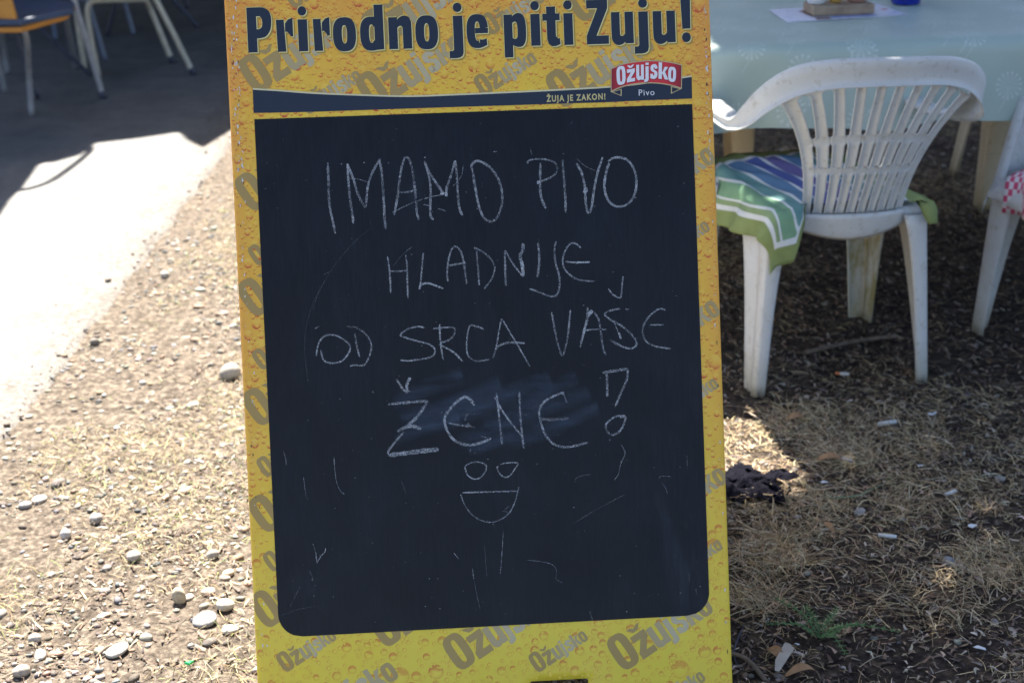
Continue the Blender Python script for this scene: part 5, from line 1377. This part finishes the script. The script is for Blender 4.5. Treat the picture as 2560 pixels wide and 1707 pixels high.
# small green plant
GRM = simple('weed_leaf', (.06, .15, .035), (.04, .10, .03), 80, .6)
g = gp(2052, 1590); pl = empty('weed_plant', (g.x, g.y, zg(g)), label='small dark green weed growing in the lower right shade', cat='plant')
for k_ in range(7):
    a_ = k_ * 2.4; L = .06 + .035 * (k_ % 3); P = [Vector((0, 0, 0)), Vector((math.cos(a_) * L * .4, math.sin(a_) * L * .4, L * .35)), Vector((math.cos(a_) * L, math.sin(a_) * L, L * .45))]
    b = MB(); C_ = crom([tuple(p) for p in P], 5); b.tube([Vector(c) for c in C_], .0008, 5); b.build('stem', GRM, pl, True)
    b = MB()
    for i, c in enumerate(C_[2:]):
        for s_ in (-1, 1):
            nn = Vector((-math.sin(a_) * s_, math.cos(a_) * s_, .25)); f = Vector((math.cos(a_), math.sin(a_), .1)); c = Vector(c); l = .011 * (1 - i * .05)
            b.add([c, c + (nn + f * .3) * l * .6 + f * .003, c + (nn + f * .6) * l * 1.3, c + (nn * .4 + f * 1.1) * l * .8], [(0, 1, 2, 3)])
    b.build('leaves', GRM, pl)['kind'] = 'stuff'

# ------------------------------------------------------------------ what casts the shade (above and beside the frame)
def lift(p, z): return Vector((p.x, p.y, 0)) + sun_dir * (z / sun_dir.z)
CANV = simple('awning_canvas', (.30, .29, .26), (.24, .23, .21), 8, .9)
AZ = 2.25  # canvas edge and rope outlined from the ground shade they must cast
edge_px = [(-700, 1100), (-250, 690), (0, 545), (25, 505), (60, 470), (100, 412), (135, 410), (200, 392), (228, 372), (240, 362), (330, 352), (440, 336), (448, 336), (470, 355), (508, 373), (485, 345), (490, 330), (560, 318), (640, 306), (1000, 268), (1500, 235)]
E = [lift(gp(*p), AZ) for p in edge_px]
aw = empty('canvas_awning', (E[0].x, E[0].y, 0), label='unseen canvas awning over the cafe chairs, cut to shade the far left', cat='awning')
o0 = aw.location; dirr = Vector((0.25, 7.0, .0)); k = len(E)
V = [e_ - o0 for e_ in E] + [Vector((e_.x - o0.x + (-7.0 if i < 4 else -7 * max(0, 1 - i / 10)) + (3 * i / k), 15.0 - o0.y, AZ + .25)) for i, e_ in enumerate(E)]
F = [(i, i + 1, k + i + 1, k + i) for i in range(k - 1)]
cs = build('canvas', V, F, CANV, aw); cs.modifiers.new('th', 'SOLIDIFY').thickness = .01
rp = [lift(gp(*p), AZ) - o0 for p in ((228, 372), (222, 385), (200, 405), (165, 432), (125, 458), (80, 474), (35, 482))]
b = MB(); b.tube([Vector(c) for c in crom([tuple(p) for p in rp], 5)], .014, 8); b.build('guy_rope', CRM, aw, True)
for x_, y_ in ((-3.6, 8.8), (1.6, 12.8), (-6.5, 12.8)):
    b = MB(); b.tube([Vector((x_, y_, 0)) - o0, Vector((x_, y_, AZ + .45)) - o0], .03, 12); b.build('post', DRK, aw, True)

PLAS = simple('block_wall_render', (.20, .18, .16), (.15, .135, .12), 3, .9)  # building added out of view to cut skylight in the far shade
cw = empty('skylight_block_building', (-3, 15.5, 0), label='added unseen building behind the awning to block skylight', cat='building')
b = MB(); b.box((0, 0, 1.9), (9, .15, 1.9)); b.build('wall', PLAS, cw)
b = MB(); b.box((0, -.2, 3.88), (9.4, .6, .08)); b.build('roof', DMET, cw)
for wx in (-6, -3, 1, 4):
    b = MB(); b.box((wx, -.17, 1.6), (.6, .02, .7)); w_ob = b.build('window', simple('window_glass_dark', (.03, .035, .04), rough=.1), cw)
hg = empty('hedge', (-8.2, 8, 0), label='added unseen hedge left of the cafe chairs to block skylight', cat='hedge')  # hedge likewise added, keeps side skylight off the shaded path
n_ = 9000; hx = rng.uniform(-.45, .45, n_); hy = rng.uniform(-7, 7, n_); hz = rng.uniform(.1, 2.8, n_)
shp = np.array([(-1, 0, 0), (0, -.5, .1), (1, 0, 0), (0, .5, .1)]); Mh = rotz(rng.uniform(0, 6.28, n_)) @ rotx(rng.normal(0, .9, n_))
Ph = np.einsum('nij,vj->nvi', Mh, shp) * .11 + np.stack([hx, hy, hz], -1)[:, None]
Th = np.arange(n_ * 4).reshape(-1, 4)
hq = NM('hedge_leaf', .6, .3); hq.col(hq.ink())
build_np('foliage', Ph.reshape(-1, 3), Th, hq.m, hg, cols=np.repeat(palette(n_, [(.04, .07, .025), (.06, .10, .03)], .2)[:, None], 4, 1).reshape(-1, 3), n=4)['kind'] = 'stuff'

# tree over the table: leaves fill the crown where the sun is cut off from the ground
BARK = simple('tree_bark', (.12, .09, .07), (.07, .05, .04), 14, .9, .6)
q = NM('tree_foliage', .6, .3); q.col(q.mix(1, q.ink(), q.ramp(q.noise(3, 3), [(.3, (.8,) * 3), (.7, (1.1,) * 3)]), 'MULTIPLY')); TREEM = q.m
tree = empty('shade_tree', (4.3, 8.6, 0), label='leafy tree whose crown shades the table and the ground right of the board', cat='tree')
b = MB(); b.tube([(0, 0, -.1), (-.1, -.1, 1.2), (-.2, -.2, 2.4), (-.5, -.3, 3.4), (-.9, -.5, 4.6)], [.24, .19, .16, .12, .06], 14); b.build('trunk', BARK, tree, True)
for p in ([(-.2, -.2, 2.4), (-1.2, -.8, 3.3), (-2.4, -1.2, 4.0)], [(-.3, -.3, 3.0), (.3, .6, 3.9), (.8, 1.0, 4.8)], [(-.5, -.3, 3.4), (-1.0, .8, 4.2), (-1.6, 1.6, 4.9)], [(-.2, -.2, 2.6), (-.5, -1.4, 3.5), (-1.0, -2.6, 4.1)]):
    b = MB(); b.tube(p, [.09, .06, .03], 9); b.build('limb', BARK, tree, True)
sh_l = [gp(1700, 780), gp(1800, 850), gp(1880, 1010), gp(1945, 1200), gp(1900, 1262), gp(1700, 1300)]
SL0 = np.array([(p.x, p.y) for p in sh_l])
def shade(x, y):
    """wanted cover of ground point x,y (0..1)"""
    edge_ = np.interp(y, SL0[::-1, 1], SL0[::-1, 0], left=SL0[-1, 0] + .0, right=SL0[0, 0] - .15)
    edge_ = np.where(y < SL0[-1, 1], .18, edge_)
    c_ = 1 / (1 + np.exp(-(x - edge_ - .085 - .05 * (fbm(x * 9, y * 9, 2) - .5)) / .006))
    far_ = (y > 1.35 - .0 * x)
    return c_ * far_
N = 110000
x = rng.uniform(.0, 3.8, N); y = rng.uniform(.9, 8.5, N); z = rng.uniform(2.9, 4.9, N)
y[:30000] = rng.uniform(2.9, 4.9, 30000); x[:30000] = rng.uniform(.2, 2.0, 30000)
dm = shade(x, y)
holes = np.zeros(N, bool)
for px, py, r in ((2050, 1085, .012), (2335, 1135, .012), (2450, 1060, .01)):
    g = gp(px, py); holes |= ((x - g.x) ** 2 + (y - g.y) ** 2) < (r + .035) ** 2
kk = (rng.random(N) < dm) & ~holes
x, y, z = x[kk], y[kk], z[kk]; n = min(len(x), 80000); x, y, z = x[:n], y[:n], z[:n]
cx_ = x + sun_dir.x / sun_dir.z * z - 4.3; cy_ = y + sun_dir.y / sun_dir.z * z - 8.6
a1 = rng.uniform(0, 6.28, n); t1 = rng.normal(0, .5, n); s1 = rng.uniform(.035, .06, n)
sh = np.array([(-1, 0, 0), (-.3, -.45, 0), (.5, -.38, 0), (1, 0, 0), (.5, .38, 0), (-.3, .45, 0)])
M = rotz(a1) @ rotx(t1); P = np.einsum('nij,vj->nvi', M, sh) * s1[:, None, None]
P[:, :, 0] += cx_[:, None]; P[:, :, 1] += cy_[:, None]; P[:, :, 2] += z[:, None]
T = (np.array([[0, 1, 2, 3, 4, 5]])[None] + (np.arange(n) * 6)[:, None, None]).reshape(-1, 6)
cr_ = build_np('crown', P.reshape(-1, 3), T, TREEM, tree, cols=np.repeat(palette(n, [(.05, .09, .03), (.07, .11, .035), (.04, .07, .025)], .2)[:, None], 6, 1).reshape(-1, 3), n=6)
cr_['kind'] = 'stuff'
